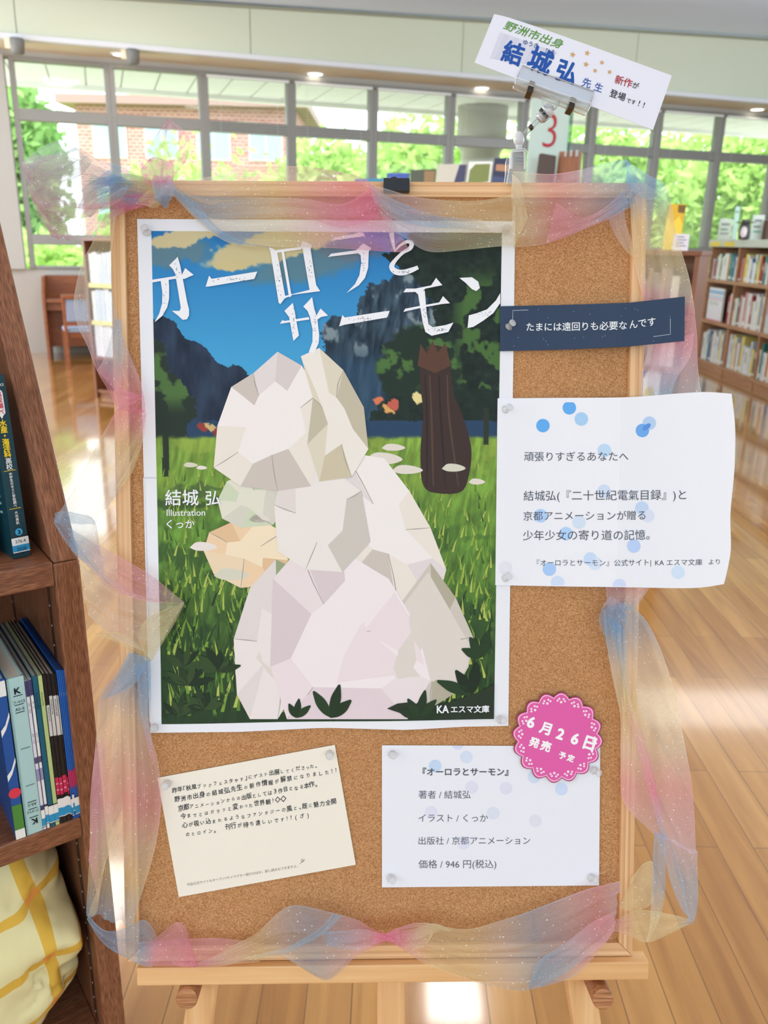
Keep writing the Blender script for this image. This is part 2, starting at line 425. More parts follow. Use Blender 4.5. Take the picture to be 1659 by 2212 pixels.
tree(700, 30, 2.7, 2.5, 2.1, 5200, 'light green tree outside, right of the brick building', M_leaf)
tree(905, 24, 2.5, 2.5, 2.1, 5600, 'light green tree outside, left of the concrete column', M_leaf)
tree(1120, 33, 3.1, 2.7, 2.5, 5200, 'farther green tree outside, right of the concrete column', M_leaf)
tree(1270, 25, 2.7, 2.6, 2.2, 5600, 'light green tree outside, behind the red number sign', M_leaf)
tree(1470, 34, 3.3, 2.8, 2.7, 5200, 'farther green tree outside, above the tall bookcase on the right', M_leaf)
tree(1650, 25, 2.9, 2.7, 2.4, 5600, 'light green tree outside at the right edge of the photo', M_leaf)
for px, Y, rx, rz, lab in ((120, 17, 2.4, 1.0, 'clipped bright green hedge behind the lowest left pane'), (400, 25, 3.2, 2.6, 'round green shrub in front of the brick building'),
                      (1000, 38, 6.0, 1.3, 'long low green hedge across the lawn, behind the column'), (1560, 40, 5, 1.4, 'low green hedge across the lawn on the right')):
    X = (px - 829.5) / 1893 * Y
    h = empty('hedge', lab, 'hedge', T3(X, Y, -.12), 'shrubs outside')
    build('hedge_foliage', leaf_cloud(2600, (0, 0, rz * .55), (rx, 1.0, rz), .16, .5), M_leaf, h)
    for q in (-.4, 0, .4): build('stem', MB().tube([(rx * q, 0, 0), (rx * q * .9, .04, rz * .6)], .05), M_bark, h)
for k, (px, lab) in enumerate(((88, 'left'), (113, 'middle'), (146, 'right'))):
    Y = 15.2; X = (px - 829.5) / 1893 * Y
    tag(build('fence_post', MB().box(-.06, .06, -.06, .06, 0, 1.02).prism([(-.06, 1.02), (.06, 1.02), (0, 1.08)], -.06, .06, lambda a, b, h: (a, h, b)), M_white, M=T3(X, Y, -.12), bevel=.01),
        '%s one of three short white posts outside, in front of the hedge' % lab, 'post', 'white posts')
# brick building far behind
def brick_mat():
    m, nt, p = new_mat('pink_brick'); tc = N(nt, 'ShaderNodeTexCoord'); b = N(nt, 'ShaderNodeTexBrick'); mp = N(nt, 'ShaderNodeMapping')
    mp.inputs['Rotation'].default_value = (pi / 2, 0, 0); nt.links.new(tc.outputs['Object'], mp.inputs[0]); nt.links.new(mp.outputs[0], b.inputs[0])
    b.inputs['Scale'].default_value = 2; b.inputs['Color1'].default_value = L4((182, 120, 120)); b.inputs['Color2'].default_value = L4((166, 104, 104)); b.inputs['Mortar'].default_value = L4((205, 185, 180))
    nt.links.new(b.outputs[0], p.inputs[0]); p.inputs['Roughness'].default_value = .9; return m
M_brick = brick_mat()
bd = empty('brick_building', 'pinkish brick building with a row of windows across the lawn', 'building', T3(-8.2, 34, -.12))
build('wall', MB().box(-3.6, 4.6, 0, 6, 0, 6.2), M_brick, bd)
build('roof', MB().prism([(-4.1, 6.2), (5.1, 6.2), (5.1, 6.5), (-4.1, 6.5)], -.6, 6.5, lambda a, b, h: (a, h, b)), plain('roof_edge', (150, 120, 118), .7), bd)
M_dglass = plain('far_glass', (150, 172, 190), .15)
for row in (2.2, 4.4):
    for k in range(4):
        w = build('window', MB().box(-3.0 + k * 1.95, -1.75 + k * 1.95, -.05, .05, row, row + 1.2), M_white, bd)
        build('pane', MB().box(-2.95 + k * 1.95, -2.4 + k * 1.95, -.08, -.04, row + .06, row + 1.14).box(-2.35 + k * 1.95, -1.8 + k * 1.95, -.08, -.04, row + .06, row + 1.14), M_dglass, w)

# ------------------------------------------------------------------ reading desks by the windows
cw = ((.25, (122, 68, 40)), (.5, (146, 86, 52)), (.75, (164, 100, 64)))
W_des = wood('desk_wood', cw, 0, 3, 40, .35)
M_fab = plain('blue_grey_fabric', (150, 160, 182), .9)
def desk(s, label):
    r = empty('study_desk', label, 'desk', WM @ T3(s, -.06, 0), 'study desks')
    for x, nm in ((0, 0), (1.15, 1)):
        build('side_panel', MB().prism([(-.72, 0), (-.02, 0), (-.02, 1.0), (-.32, 1.0), (-.70, .78)], x, x + .035, lambda a, b, h: (h, a, b)), W_des, r, bevel=.003)
    build('back_panel', MB().box(.035, 1.15, -.05, -.02, .1, 1.0), W_des, r)
    build('desktop', MB().box(.035, 1.15, -.68, -.05, .70, .735), W_des, r, bevel=.004)
    build('drawer_apron', MB().box(.035, 1.15, -.60, -.58, .60, .70), W_des, r)
    build('modesty_panel', MB().box(.035, 1.15, -.30, -.28, .12, .70), W_des, r)
desk(-4.72, 'brown wooden study desk with raised side panel under the far left windows')
desk(-3.5, 'brown wooden study desk right of the chair with blue grey back')
desk(4.3, 'brown wooden study desk under the window beyond the tall right bookcase')
ch = empty('study_chair', 'brown wooden chair with blue grey padded back at the study desk', 'chair', T3(-3.62, 10.05, 0) @ Matrix.Rotation(YAW + R_(6), 4, 'Z'))
for x in (-.2, .2):
    build('leg', MB().prism([(-.24, 0), (-.2, 0), (-.19, .44), (-.23, .84), (-.265, .84), (-.235, .44)], x - .017, x + .017, lambda a, b, h: (h, a, b)), W_des, ch, bevel=.004)
    build('leg', MB().box(x - .017, x + .017, .18, .215, 0, .43), W_des, ch, bevel=.004)
build('seat', MB().box(-.215, .215, -.22, .22, .42, .46), M_fab, ch, bevel=.012)
build('seat_rail', MB().box(-.19, .19, -.2, -.18, .36, .42).box(-.19, .19, .18, .2, .36, .42), W_des, ch)
build('top_rail', MB().box(-.22, .22, -.275, -.22, .80, .85), W_des, ch, bevel=.008)
build('lower_rail', MB().box(-.19, .19, -.245, -.215, .50, .54), W_des, ch, bevel=.004)
build('back_pad', MB().box(-.183, .183, -.255, -.22, .545, .8), M_fab, ch, bevel=.012)

# ------------------------------------------------------------------ double-sided bookcase behind the board
W_case = wood('bookcase_wood', ((.25, (104, 62, 38)), (.5, (126, 78, 48)), (.75, (142, 92, 58))), 2, 3, 40, .4)
W_casex = wood('bookcase_wood_x', ((.25, (104, 62, 38)), (.5, (126, 78, 48)), (.75, (142, 92, 58))), 0, 3, 40, .4)
M_yel = plain('yellow_label_strip', (236, 224, 140), .5)
M_print = vcol('printed_paper')
M_cover = vcol('book_cover', .35, .5)
M_page = plain('book_pages', (226, 222, 210), .8)
MA = Vector((-2.83, 8.03, 0)); MBp = Vector((1.99, 5.59, 0)); mt = (MBp - MA).normalized(); mn = Vector((mt.y, -mt.x, 0)); ML = (MBp - MA).length
MM = Matrix(((mt.x, -mn.x, 0, MA.x), (mt.y, -mn.y, 0, MA.y), (0, 0, 1, 0), (0, 0, 0, 1)))
def mid(x, y, z=None, yy=0): return MM.inverted() @ hit(x, y, MA - mn * yy, mn)
bc = empty('low_bookcase', 'brown wooden bookcase behind the cork board, standing books along its top', 'bookcase', MM)
ups = [0, 1.08, 2.16, 3.24, 4.32, ML - .03]
for u in ups:
    build('upright', MB().box(u, u + .03, 0, .5, 0, 1.45), W_case, bc, bevel=.003)
build('top_board', MB().box(-.01, ML + .01, -.01, .51, 1.45, 1.48), W_casex, bc, bevel=.003)
for z in (.08, .40, .73, 1.07):
    s = build('shelf', MB().box(.03, ML - .03, .01, .49, z - .03, z), W_casex, bc, bevel=.002)
    if z > .5: build('label_strip', MB().box(.04, .9, .0, .012, z - .034, z + .006), M_yel, s)
build('plinth', MB().box(.03, ML - .03, .03, .47, 0, .05), W_casex, bc)
build('center_panel', MB().box(.03, ML - .03, .245, .255, .08, 1.45), W_casex, bc)

def book(name, label, cat, M, w, d, h, cover, group=None, pages=True, round_=False, cover_fn=None, mats=None):
    """book standing upright: spine on the x-z face at y=0, width w along x, depth d along y"""
    r = empty(name, label, cat, M, group); t = min(.0022, w * .1)
    mb = MB().box(0, t, 0, d, 0, h, cover).box(w - t, w, 0, d, 0, h, cover).box(0, w, -.001, t, 0, h, cover)
    if cover_fn: cover_fn(mb)
    build('cover', mb, mats or M_cover, r)
    build('pages', MB().box(t, w - t, t, d - .003, .002, h - .003), M_page, r)
    return r
rb = random.Random(3)
# white binders on its left-hand shelves (seen through the ribbon)
for z, row in ((1.07, 'upper'), (.73, 'middle'), (.40, 'lower')):
    x = .05
    for k in range(8):
        w = rb.uniform(.04, .06); c = L3(rb.choice(((236, 236, 232), (222, 228, 232), (240, 238, 228), (205, 214, 224))))
        book('binder', 'pale binder on the %s shelf of the low bookcase, %s from its left end' % (row, ordw(k)), 'binder', MM @ T3(x, .02, z + .001), w, .2, rb.uniform(.25, .3), c, 'pale binders in the low bookcase')
        x += w + .003
# book fronts displayed along its top
def stand_book(x0, x1, ytop, cols, label, pat=None, tilt=12):
    a = mid(x0, ytop, yy=.12); b = mid(x1, ytop, yy=.12); h = max(a.z, b.z) - 1.482; w = b.x - a.x
    M = MM @ T3(a.x, .12, 1.482) @ Matrix.Rotation(R_(-tilt), 4, 'X'); h /= cos(R_(tilt))
    r = empty('display_book', label, 'book', M, 'books displayed face-out on the low bookcase')
    mb = MB().box(.003, w - .003, 0, .003, 0, h, L3(cols[0])).box(.003, w - .003, .016, .019, 0, h, L3(cols[0])).box(.003, .006, 0, .019, 0, h, L3(cols[0]))
    if pat: pat(mb, w, h, [L3(c) for c in cols])
    build('cover', mb, M_cover, r); build('pages', MB().box(.006, w - .006, .003, .016, .003, h - .003), M_page, r)
def quadp(mb, w, h, pts, c, lv=0):
    mb.add([(u * w, -.0008 - lv * .0004, v * h) for u, v in pts], [tuple(range(len(pts)))], c)
def pt_sky(mb, w, h, c):
    quadp(mb, w, h, ((.03, .3), (.97, .45), (.97, .75), (.03, .8)), c[1]); quadp(mb, w, h, ((.1, .86), (.6, .84), (.6, .92), (.1, .93)), c[2], 1)
def pt_land(mb, w, h, c):
    quadp(mb, w, h, ((.02, .0), (.98, 0), (.98, .55), (.7, .75), (.4, .6), (.02, .72)), c[1]); quadp(mb, w, h, ((.6, .82), (.98, .8), (.98, .98), (.55, .98)), c[2], 1)
def pt_castle(mb, w, h, c):
    quadp(mb, w, h, ((.05, .1), (.95, .1), (.95, .55), (.8, .55), (.75, .7), (.6, .7), (.55, .6), (.3, .6), (.25, .5), (.05, .5)), c[1])
    quadp(mb, w, h, ((.62, .75), (.98, .78), (.98, .99), (.75, .99)), c[2], 1)
def pt_lines(mb, w, h, c):
    quadp(mb, w, h, ((.08, .72), (.92, .76), (.9, .97), (.3, .97), (.1, .9)), c[3], 0)
    for v in (.62, .5):
        quadp(mb, w, h, ((.08, v - .045), (.92, v - .045), (.92, v + .045), (.08, v + .045)), c[1], 1)
        for k in range(6): quadp(mb, w, h, ((.12 + k * .13, v - .02), (.2 + k * .13, v - .02), (.2 + k * .13, v + .02), (.12 + k * .13, v + .02)), c[2], 2)
stand_book(752, 819, 384, ((40, 120, 150), (120, 180, 190), (230, 235, 230)), 'teal book face-out on the low bookcase, leftmost of the row above the board', pt_sky)
stand_book(821, 871, 372, ((50, 78, 160), (90, 120, 190), (215, 220, 235)), 'blue book face-out above the board, behind the black clamp', pt_sky)
stand_book(873, 928, 364, ((70, 76, 58), (48, 62, 40), (140, 110, 70)), 'dark green landscape book face-out, third of the row above the board', pt_land)
stand_book(930, 996, 352, ((196, 190, 174), (214, 198, 158), (60, 62, 92)), 'beige book with a castle shape, face-out in the row above the board', pt_castle)
stand_book(998, 1052, 346, ((228, 228, 222), (236, 206, 60), (40, 40, 44), (120, 130, 70)), 'white book with two yellow title bars, face-out above the board', pt_lines)
stand_book(1054, 1118, 338, ((44, 50, 78), (66, 76, 112), (176, 130, 96)), 'navy book face-out, rightmost of the row, behind the clear clip', pt_sky)
stand_book(1441, 1480, 440, ((222, 178, 52), (240, 206, 70), (120, 90, 40)), 'yellow book face-out at the right end of the low bookcase', pt_land)
# numbered acrylic sign, its wooden block and the dark brown bookend
M_acr = plain('pale_green_acrylic', (206, 226, 216), .2, trans=.15)
M_red = plain('red_lettering', (176, 44, 58), .5)
sm = mid(1195, 300, yy=.22); SX = sm.x
sg = empty('number_sign', 'pale green acrylic sign with a red figure 3 behind the clear clip', 'sign', MM @ T3(SX, .22, 1.482) @ Matrix.Rotation(R_(27), 4, 'Z'))
sc = lambda x, y: sg.matrix_world.inverted() @ hit(x, y, sg.matrix_world.translation, sg.matrix_world.to_3x3() @ Vector((0, -1, 0)))
q0 = sc(1149, 214); q1 = sc(1234, 214); qz = sc(1195, 212).z
build('panel', MB().box(q0.x, q1.x, 0, .016, .0, qz), M_acr, sg, bevel=.002)
build('side_rail', MB().box(q1.x, q1.x + .022, -.004, .03, 0, qz), glass_mat('acrylic_edge', (190, 214, 204)), sg, bevel=.003)
v, f = glyphs('3', -.012, 6); a0 = sc(1171, 318); a1 = sc(1205, 245)
mnx, mxx, mny, mxy = v[:, 0].min(), v[:, 0].max(), v[:, 1].min(), v[:, 1].max()
vs = [(a0.x + (x - mnx) / (mxx - mnx) * (a1.x - a0.x), z) for x, z in v]
gm = MB()
gm.add([(x, -.0025, a0.z + (y - mny) / (mxy - mny) * (a1.z - a0.z)) for (x, _), (_, y) in zip(vs, v)], f)
build('numeral', gm, M_red, sg)
W_blk = wood('sign_block_wood', ((.3, (126, 76, 44)), (.7, (152, 96, 58))), 2, 4, 40, .5)
c0 = mid(1192, 395, yy=.06); c1 = mid(1252, 326, yy=.06)
wb = empty('sign_block', 'brown wooden block with small clear clips in front of the red number sign', 'sign stand', MM @ T3(c0.x, .06, 1.482))
hh = c1.z - 1.482; ww = c1.x - c0.x
build('block', MB().prism([(0, 0), (ww * 1.05, 0), (ww, hh), (ww * .2, hh)], 0, .07, lambda a, b, h: (a, h, b)), W_blk, wb, bevel=.003)
for k in range(3): build('clip', MB().box(ww * (.42 + k * .22), ww * (.42 + k * .22) + .018, -.008, .02, hh - .035, hh + .006), plain('clear_clip', (225, 228, 226), .2, trans=.5), wb, bevel=.002)
d0 = mid(1146, 395, yy=.02); d1 = mid(1200, 330, yy=.02)
tag(build('bookend', MB().prism([(0, 0), (d1.x - d0.x, 0), (d1.x - d0.x, (d1.z - 1.482) * .97), (.06, d1.z - 1.482), (.045, d1.z - 1.49)], 0, .02, lambda a, b, h: (a, h, b)), plain('dark_brown_board', (70, 54, 46), .5), M=MM @ T3(d0.x, .02, 1.482), bevel=.003),
    'dark brown slanted board standing left of the wooden sign block', 'bookend')
# little notice and picture card at the right end
e0 = mid(1452, 541, yy=-.012); e1 = mid(1490, 506, yy=-.012)
sh = MB().box(0, e1.x - e0.x, 0, .004, 0, e1.z - e0.z, L3((226, 224, 232)))
for k in range(4): sh.box(.02, (e1.x - e0.x) * (.85 if k % 2 else .7), -.001, 0, (e1.z - e0.z) * (.8 - .18 * k), (e1.z - e0.z) * (.86 - .18 * k), L3((120, 118, 128)))
tag(build('notice_card', sh, M_print, M=MM @ T3(e0.x, -.016, e0.z)), 'small pale printed notice on the right end of the low bookcase', 'notice')
e0 = mid(1383, 806, yy=.1); e1 = mid(1436, 742, yy=.1); cw_, chh = e1.x - e0.x, .29
pc = MB().box(0, cw_, 0, .012, 0, chh, L3((240, 238, 236)))
pc.add([(cw_ * (.55 + .26 * cos(a)), -.001, chh * (.42 + .2 * sin(a))) for a in [2 * pi * k / 20 for k in range(20)]], [tuple(range(20))], L3((226, 196, 70)))
pc.add([(0, -.001, chh * .6), (cw_ * .35, -.001, chh * .98), (0, -.001, chh * .98)], [(0, 1, 2)], L3((40, 84, 160)))
pm = MM @ T3(e0.x, .1, .401)
tag(build('picture_book', pc, M_cover, M=pm), 'white picture book with a yellow blob, seen through the ribbon below the navy strip', 'book')
x = ML - .5
for k in range(9):
    w = rb.uniform(.028, .05); c = L3(rb.choice(((150, 120, 96), (176, 164, 150), (120, 96, 90), (196, 188, 170))))
    book('shelved_book', 'brownish book on the upper shelf of the low bookcase, %s from its right group' % ordw(k), 'book', MM @ T3(x, .03, 1.071), w, .18, rb.uniform(.22, .3), c, 'brownish books in the low bookcase'); x += w + .002
x = ML - .5
for k in range(9):
    w = rb.uniform(.028, .05); c = L3(rb.choice(((170, 150, 140), (196, 184, 178), (150, 130, 130), (206, 198, 190))))
    book('shelved_book', 'greyish book on the middle shelf of the low bookcase, %s of its right-end group' % ordw(k), 'book', MM @ T3(x, .03, .731), w, .18, rb.uniform(.22, .29), c, 'greyish books in the low bookcase'); x += w + .002

# ------------------------------------------------------------------ tall bookcase on the right
W_rc = wood('right_case_wood', ((.25, (160, 116, 84)), (.5, (182, 136, 100)), (.75, (198, 154, 118))), 1, 3, 30, .4)
W_dark = plain('case_back_board', (88, 66, 54), .6)
M_pale = plain('pale_green_fascia', (200, 204, 190), .45)
RX = 4.12
rc = empty('wall_bookcase', 'long wooden bookcase on the right with three rows of books and a pale top', 'bookcase', T3(RX, 0, 0))
Y0, Y1 = 7.6, 11.22
for yu in (7.6, 8.5, 9.4, 10.3, Y1 - .03): build('upright', MB().box(0, .42, yu, yu + .03, 0, 1.52), W_rc, rc, bevel=.003)
for z in (.11, .62, 1.125): build('shelf', MB().box(-.005, .4, Y0, Y1, z - .04, z), W_rc, rc, bevel=.003)
build('plinth', MB().box(.012, .4, Y0, Y1, 0, .07), W_rc, rc)
build('back_panel', MB().box(.40, .42, Y0, Y1, .07, 1.52), W_dark, rc)
tb = build('top_board', MB().box(-.03, .45, Y0, Y1 + .02, 1.515, 1.6), M_pale, rc, bevel=.004)
for px in (1546, 1576):
    p = hit(px, 524, (RX - .03, 0, 0), (1, 0, 0))
    build('shelf_label', MB().box(-.034, -.03, p.y - .16, p.y + .16, 1.525, 1.575), plain('yellow_label', (238, 208, 70), .5), tb)
pal = [((232, 232, 230), 'white'), ((236, 234, 222), 'cream'), ((206, 220, 232), 'pale blue'), ((62, 100, 160), 'blue'), ((160, 40, 56), 'dark red'), ((216, 222, 206), 'pale green'),
       ((150, 152, 158), 'grey'), ((192, 120, 60), 'orange brown'), ((58, 128, 120), 'teal'), ((226, 210, 120), 'pale yellow'), ((196, 188, 200), 'pale lilac'), ((214, 150, 160), 'pink'), ((92, 96, 90), 'dark grey')]
def ctitle(c, w, d, h, k):
    dark = L3(((128, 130, 140), (150, 110, 116), (100, 116, 150), (140, 140, 130))[k % 4]); pale = L3((238, 236, 232))
    def fn(mb):
        lum = sum(c) / 3
        if k % 5 not in (1, 3): mb.box(w * .36, w * .64, -.002, -.001, h * (.42 + .06 * (k % 5)), h * (.8 + .03 * (k % 3)), dark if lum > .25 else pale)
        if k % 3: mb.box(w * .1, w * .9, -.0022, -.001, h * .06, h * (.12 + .02 * (k % 4)), pale)
    return fn
for z, row, hm, wts in ((1.126, 'top', (.22, .32), (5, 5, 3, 4, 3, 2, 1, 2, 2, 2, 1, 0, 2)), (.621, 'middle', (.30, .40), (7, 4, 3, 1, 2, 2, 3, 0, 0, 3, 4, 2, 1)), (.111, 'bottom', (.30, .42), (6, 3, 4, 2, 1, 2, 4, 2, 2, 2, 1, 1, 3))):
    y = Y1 - (.72 if row == 'middle' else .06); k = 0
    while y > 8.55 and k < 48:
        c, nm = rb.choices(pal, wts)[0]; w = rb.uniform(.03, .075); h = rb.uniform(*hm); d = rb.uniform(.2, .27)
        y -= w + .002
        if any(abs(y + w / 2 - yu - .015) < w / 2 + .02 for yu in (8.5, 9.4, 10.3)): y -= .04
        M = T3(RX + .03, y + w, z) @ Matrix.Rotation(-pi / 2, 4, 'Z')
        b_ = book('library_book', '%s book on the %s row of the right bookcase, %s from the window end' % (nm, row, ordw(k)), 'book', M, w, d, h, L3(c), 'books in the right bookcase', cover_fn=ctitle(L3(c), w, d, h, k))
        k += 1
fo = MB().box(0, .5, 0, .004, 0, .40, L3((236, 236, 238))).box(0, .5, .016, .02, 0, .40, L3((236, 236, 238))).box(0, .004, 0, .02, 0, .40, L3((236, 236, 238)))
for z0, z1, c in ((.33, .37, (150, 196, 226)), (.28, .30, (190, 214, 232)), (.255, .265, (232, 160, 170)), (.0, .014, (226, 130, 144))): fo.box(0, .5, -.001, 0, z0, z1, L3(c))
for k in range(4): fo.box(.08 + .08 * k, .11 + .08 * k, -.001, 0, .19, .24 - .01 * (k % 2), L3((170, 196, 170)))
fb = empty('display_book', 'white picture book with blue bands, face-out on the right bookcase middle row', 'book', T3(RX + .02, Y1 - .08, .6215) @ Matrix.Rotation(-pi / 2, 4, 'Z'))
build('cover', fo, M_cover, fb); build('pages', MB().box(.004, .497, .004, .016, .003, .397), M_page, fb)
# things standing on its top, facing the room
def top_at(x, y, X=RX + .12): return hit(x, y, (X, 0, 0), (1, 0, 0))
def top_card(x0, x1, yt, yb, col, label, lines, t=.05):
    X0 = RX + .06
    P = hit((x0 + x1) / 2, yb, (0, 0, 1.6), (0, 0, 1)) if False else None
    p = hit(x0, (yt + yb) / 2, (0, 10.4, 0), (0, 1, 0)); q = hit(x1, yt, (0, 10.4, 0), (0, 1, 0))
    r = empty('display_sign', label, 'sign', T3(p.x, 10.4, 1.601), 'pale signs on the right bookcase'); w = q.x - p.x; h = q.z - 1.6
    mb = MB().box(0, w, 0, .01, 0, h, L3(col))
    for k, (v, cc) in enumerate(lines): mb.box(w * .15, w * (.8 - .1 * (k % 2)), -.003, 0, h * v, h * (v + .07), L3(cc))
    build('panel', mb, M_print, r)
    build('foot', MB().prism([(.0, 0), (.1, 0), (.0, h * .5)], w * .4, w * .6, lambda a, b, hh_: (hh_, .01 + a, b)), M_white, r)
top_card(1553, 1583, 473, 517, (206, 212, 196), 'pale green sign at the left on top of the right bookcase', ((.7, (120, 128, 118)), (.45, (120, 160, 130)), (.25, (150, 156, 146))))
top_card(1585, 1600, 446, 517, (196, 222, 206), 'tall narrow pale green sign behind the figurine', ((.8, (150, 180, 160)),))
top_card(1624, 1653, 465, 517, (210, 214, 202), 'wider pale green sign right of the figurine with the flat hat', ((.75, (120, 124, 122)), (.5, (120, 124, 122)), (.3, (110, 170, 140))))
p = hit(1606, 517, (0, 10.15, 0), (0, 1, 0)); q = hit(1606, 474, (0, 10.15, 0), (0, 1, 0)); h = q.z - 1.6
fg = empty('figurine', 'small dark figurine with a flat round hat on top of the right bookcase', 'figurine', T3(p.x, 10.15, 1.601))
build('body', MB().lathe([(.045, 0), (.062, .02), (.066, h * .35), (.055, h * .7), (.045, h * .85), (.0, h * .9)], n=20), plain('figurine_dark', (84, 74, 78), .7), fg, smooth=True)
build('belly', MB().ball((-.02, -.035, h * .36), .04, .036, h * .33), plain('figurine_white', (240, 226, 222), .7), fg)
build('hat', MB().lathe([(.11, h * .84), (.112, h * .87), (.05, h * .88), (.045, h), (0, h)], n=24), plain('hat_grey', (92, 86, 82), .7), fg)
tag(build('storage_box', MB().box(0, .2, 0, .12, 0, .22), plain('box_brown', (96, 66, 52), .6), M=T3(hit(1655, 500, (0, 10.3, 0), (0, 1, 0)).x, 10.3, 1.601), bevel=.004), 'dark brown box on the right bookcase at the edge of the photo', 'box')

# ------------------------------------------------------------------ dark bookcase on the left
hd = R_(54); dr = Vector((sin(hd), cos(hd), 0)); nn = Vector((dr.y, -dr.x, 0))
_d = ray(172, 1207); K = CAM + _d * (1.1 / math.hypot(_d.x, _d.y)); K.z = 0
LB = Matrix(((nn.x, dr.x, 0, K.x), (nn.y, dr.y, 0, K.y), (0, 0, 1, 0), (0, 0, 0, 1)))   # x out of the shelf, y along it
LBi = LB.inverted()
def lf(x, y, xx=0): return LBi @ hit(x, y, K + nn * xx, nn)
cc = ((.2, (128, 80, 54)), (.5, (152, 100, 71)), (.8, (172, 120, 88)))
W_lz = wood('dark_oak', cc, 2, 5, 150, .38, pores=900); W_ly = wood('dark_oak_y', cc, 1, 5, 150, .38, pores=900)
M_hole = plain('shelf_pin_strip', (60, 40, 32), .4)
lb = empty('oak_bookcase', 'dark brown wooden bookcase with slanted upper shelves left of the cork board', 'bookcase', LB)
ft = lambda a, b, h: (a, h, b)
H1, H2, XB = 1.093, 1.60, -.42
xt = -.233 / .426 * (H2 - H1)
for y0, nm in ((-.034, 'r'), (-1.0, 'l')):
    build('lower_end_panel', MB().prism([(0, 0), (0, H1), (XB, H1), (XB, 0)], y0, y0 + .034, ft), W_lz, lb, bevel=.003)
    UM = T3(0, 0, H1) @ Matrix.Rotation(math.atan2(xt, H2 - H1), 4, 'Y'); ui = UM.inverted()          # upper panel leans back, grain along its slope
    pts_ = [(lambda q: (q.x, q.z))(ui @ Vector((a, 0, b))) for a, b in ((0, H1 + .0006), (xt, H2), (XB, H2), (XB, H1 + .0006))]
    e = build('upper_end_panel', MB().prism(pts_, y0, y0 + .034, ft), W_lz, lb, M=UM, bevel=.003)
    if nm == 'r':
        st = MB()
        for x in (-.045, -.30): st.box(x, x + .012, -.0352, -.0338, .28, 1.05)
        sp = build('shelf_pin_strip', st, M_hole, lb)
        hm_ = MB()
        for k in range(26):
            for x in (-.039, -.294): hm_.cyl((x, -.0358, .30 + k * .03), (x, -.0350, .30 + k * .03), .0022, n=8)
        build('pin_hole', hm_, plain('bright_metal', (190, 180, 170), .3, metal=.8), sp)
for z in (.27, .70, 1.096):
    build('shelf', MB().box(XB + .01, -.001, -.966, -.034, z - .034, z), W_ly, lb, bevel=.0025)
build('top_board', MB().box(XB, xt, -1.0, 0, H2, H2 + .03), W_ly, lb, bevel=.003)
build('slanted_shelf', MB().prism([(xt * .72, 1.42), (xt * .72 - .004, 1.44), (XB + .01, 1.44), (XB + .01, 1.42)], -.966, -.034, ft), W_ly, lb)
build('back_panel', MB().box(XB, XB + .01, -.966, -.034, .05, H2), W_ly, lb)
build('plinth', MB().box(XB + .02, -.03, -.966, -.034, 0, .236), W_ly, lb)

# spine lettering: text lies on the plane y=const, x to the right, z up
def stext(mb, s, x, z, size, col, y=-.0022, rot=False, off=0.0, cen=False, sx=1):
    v, f = glyphs(s, off, 2)
    if not len(v): return
    a = v[:, 0] * size * sx; b = v[:, 1] * size
    if cen: a = a - (a.max() + a.min()) / 2
    yl = [y - 8e-6 * k for k in glayer(s, off, 2, v)]
    vs = [(x + bb, q, z - aa) for aa, bb, q in zip(a, b, yl)] if rot else [(x + aa, q, z + bb) for aa, bb, q in zip(a, b, yl)]
    mb.add(vs, f, col)
def vert(mb, s, xc, zt, size, col, y=-.0022, off=0.0, pitch=1.04):
    for i, c in enumerate(s):
        if c != ' ': stext(mb, c, xc, zt - size * .85 - i * size * pitch, size, col, y, off=off, cen=True)
WH, BK = L3((240, 240, 238)), L3((24, 24, 28))
def sticker(mb, w, z0, hh=.034, txt=None):
    mb.box(-.0004, w + .0004, -.0018, -.001, z0, z0 + hh, BK)
    mb.box(-.0004, w + .0004, -.0020, -.001, z0 + .0012, z0 + hh - .0012, WH)
    mb.box(-.0004, w + .0004, -.0021, -.001, z0 + .0024, z0 + hh * .5, L3((40, 150, 200)))
    if txt:
        for t, dz in zip(txt, (hh * .62, hh * .16)): stext(mb, t, w / 2, z0 + dz, min(.0062, w * .36), BK, -.0024, cen=True)
def lbook(name, label, cat, x0p, x1p, ytop, d, c, fn, group, xf=-.004, zb=.7005, h=None, lean=0):
    a = lf(x0p, ytop, xf); b = lf(x1p, ytop, xf); w = b.y - a.y - .0004
    h = h or (a.z + b.z) / 2 - zb
    M = LB @ T3(xf, a.y, zb) @ Matrix.Rotation(R_(lean), 4, 'Y') @ Matrix.Rotation(pi / 2, 4, 'Z')
    return book(name, label, cat, M, w, d, h, L3(c), group, cover_fn=lambda mb: fn(mb, w, h))
GR = 'booklets on the middle shelf of the dark bookcase'
def f_pic(mb, w, h):
    mb.box(0, w, -.0016, 0, 0, h * .22, L3((76, 140, 60))); mb.box(0, w, -.0018, 0, .0, h * .06, WH)
    mb.box(w * .2, w, -.0018, 0, h * .9, h * .99, WH)
    for z in (.42, .7): mb.add([(0, -.0018, h * z), (w * .5, -.0018, h * (z + .03)), (w, -.0018, h * (z + .1)), (w, -.0018, h * (z + .07)), (w * .5, -.0018, h * z), (0, -.0018, h * (z - .04))], [(0, 1, 2, 3, 4, 5)], WH)
    mb.add([(w * .5 + .008 * cos(t), -.002, h * .3 + .008 * sin(t)) for t in [k * pi / 8 for k in range(16)]], [tuple(range(16))], L3((220, 60, 80)))
lbook('picture_book', 'blue and green picture book at the left edge of the photo, middle shelf', 'book', -14, 10, 1468, .2, (28, 84, 158), f_pic, None)
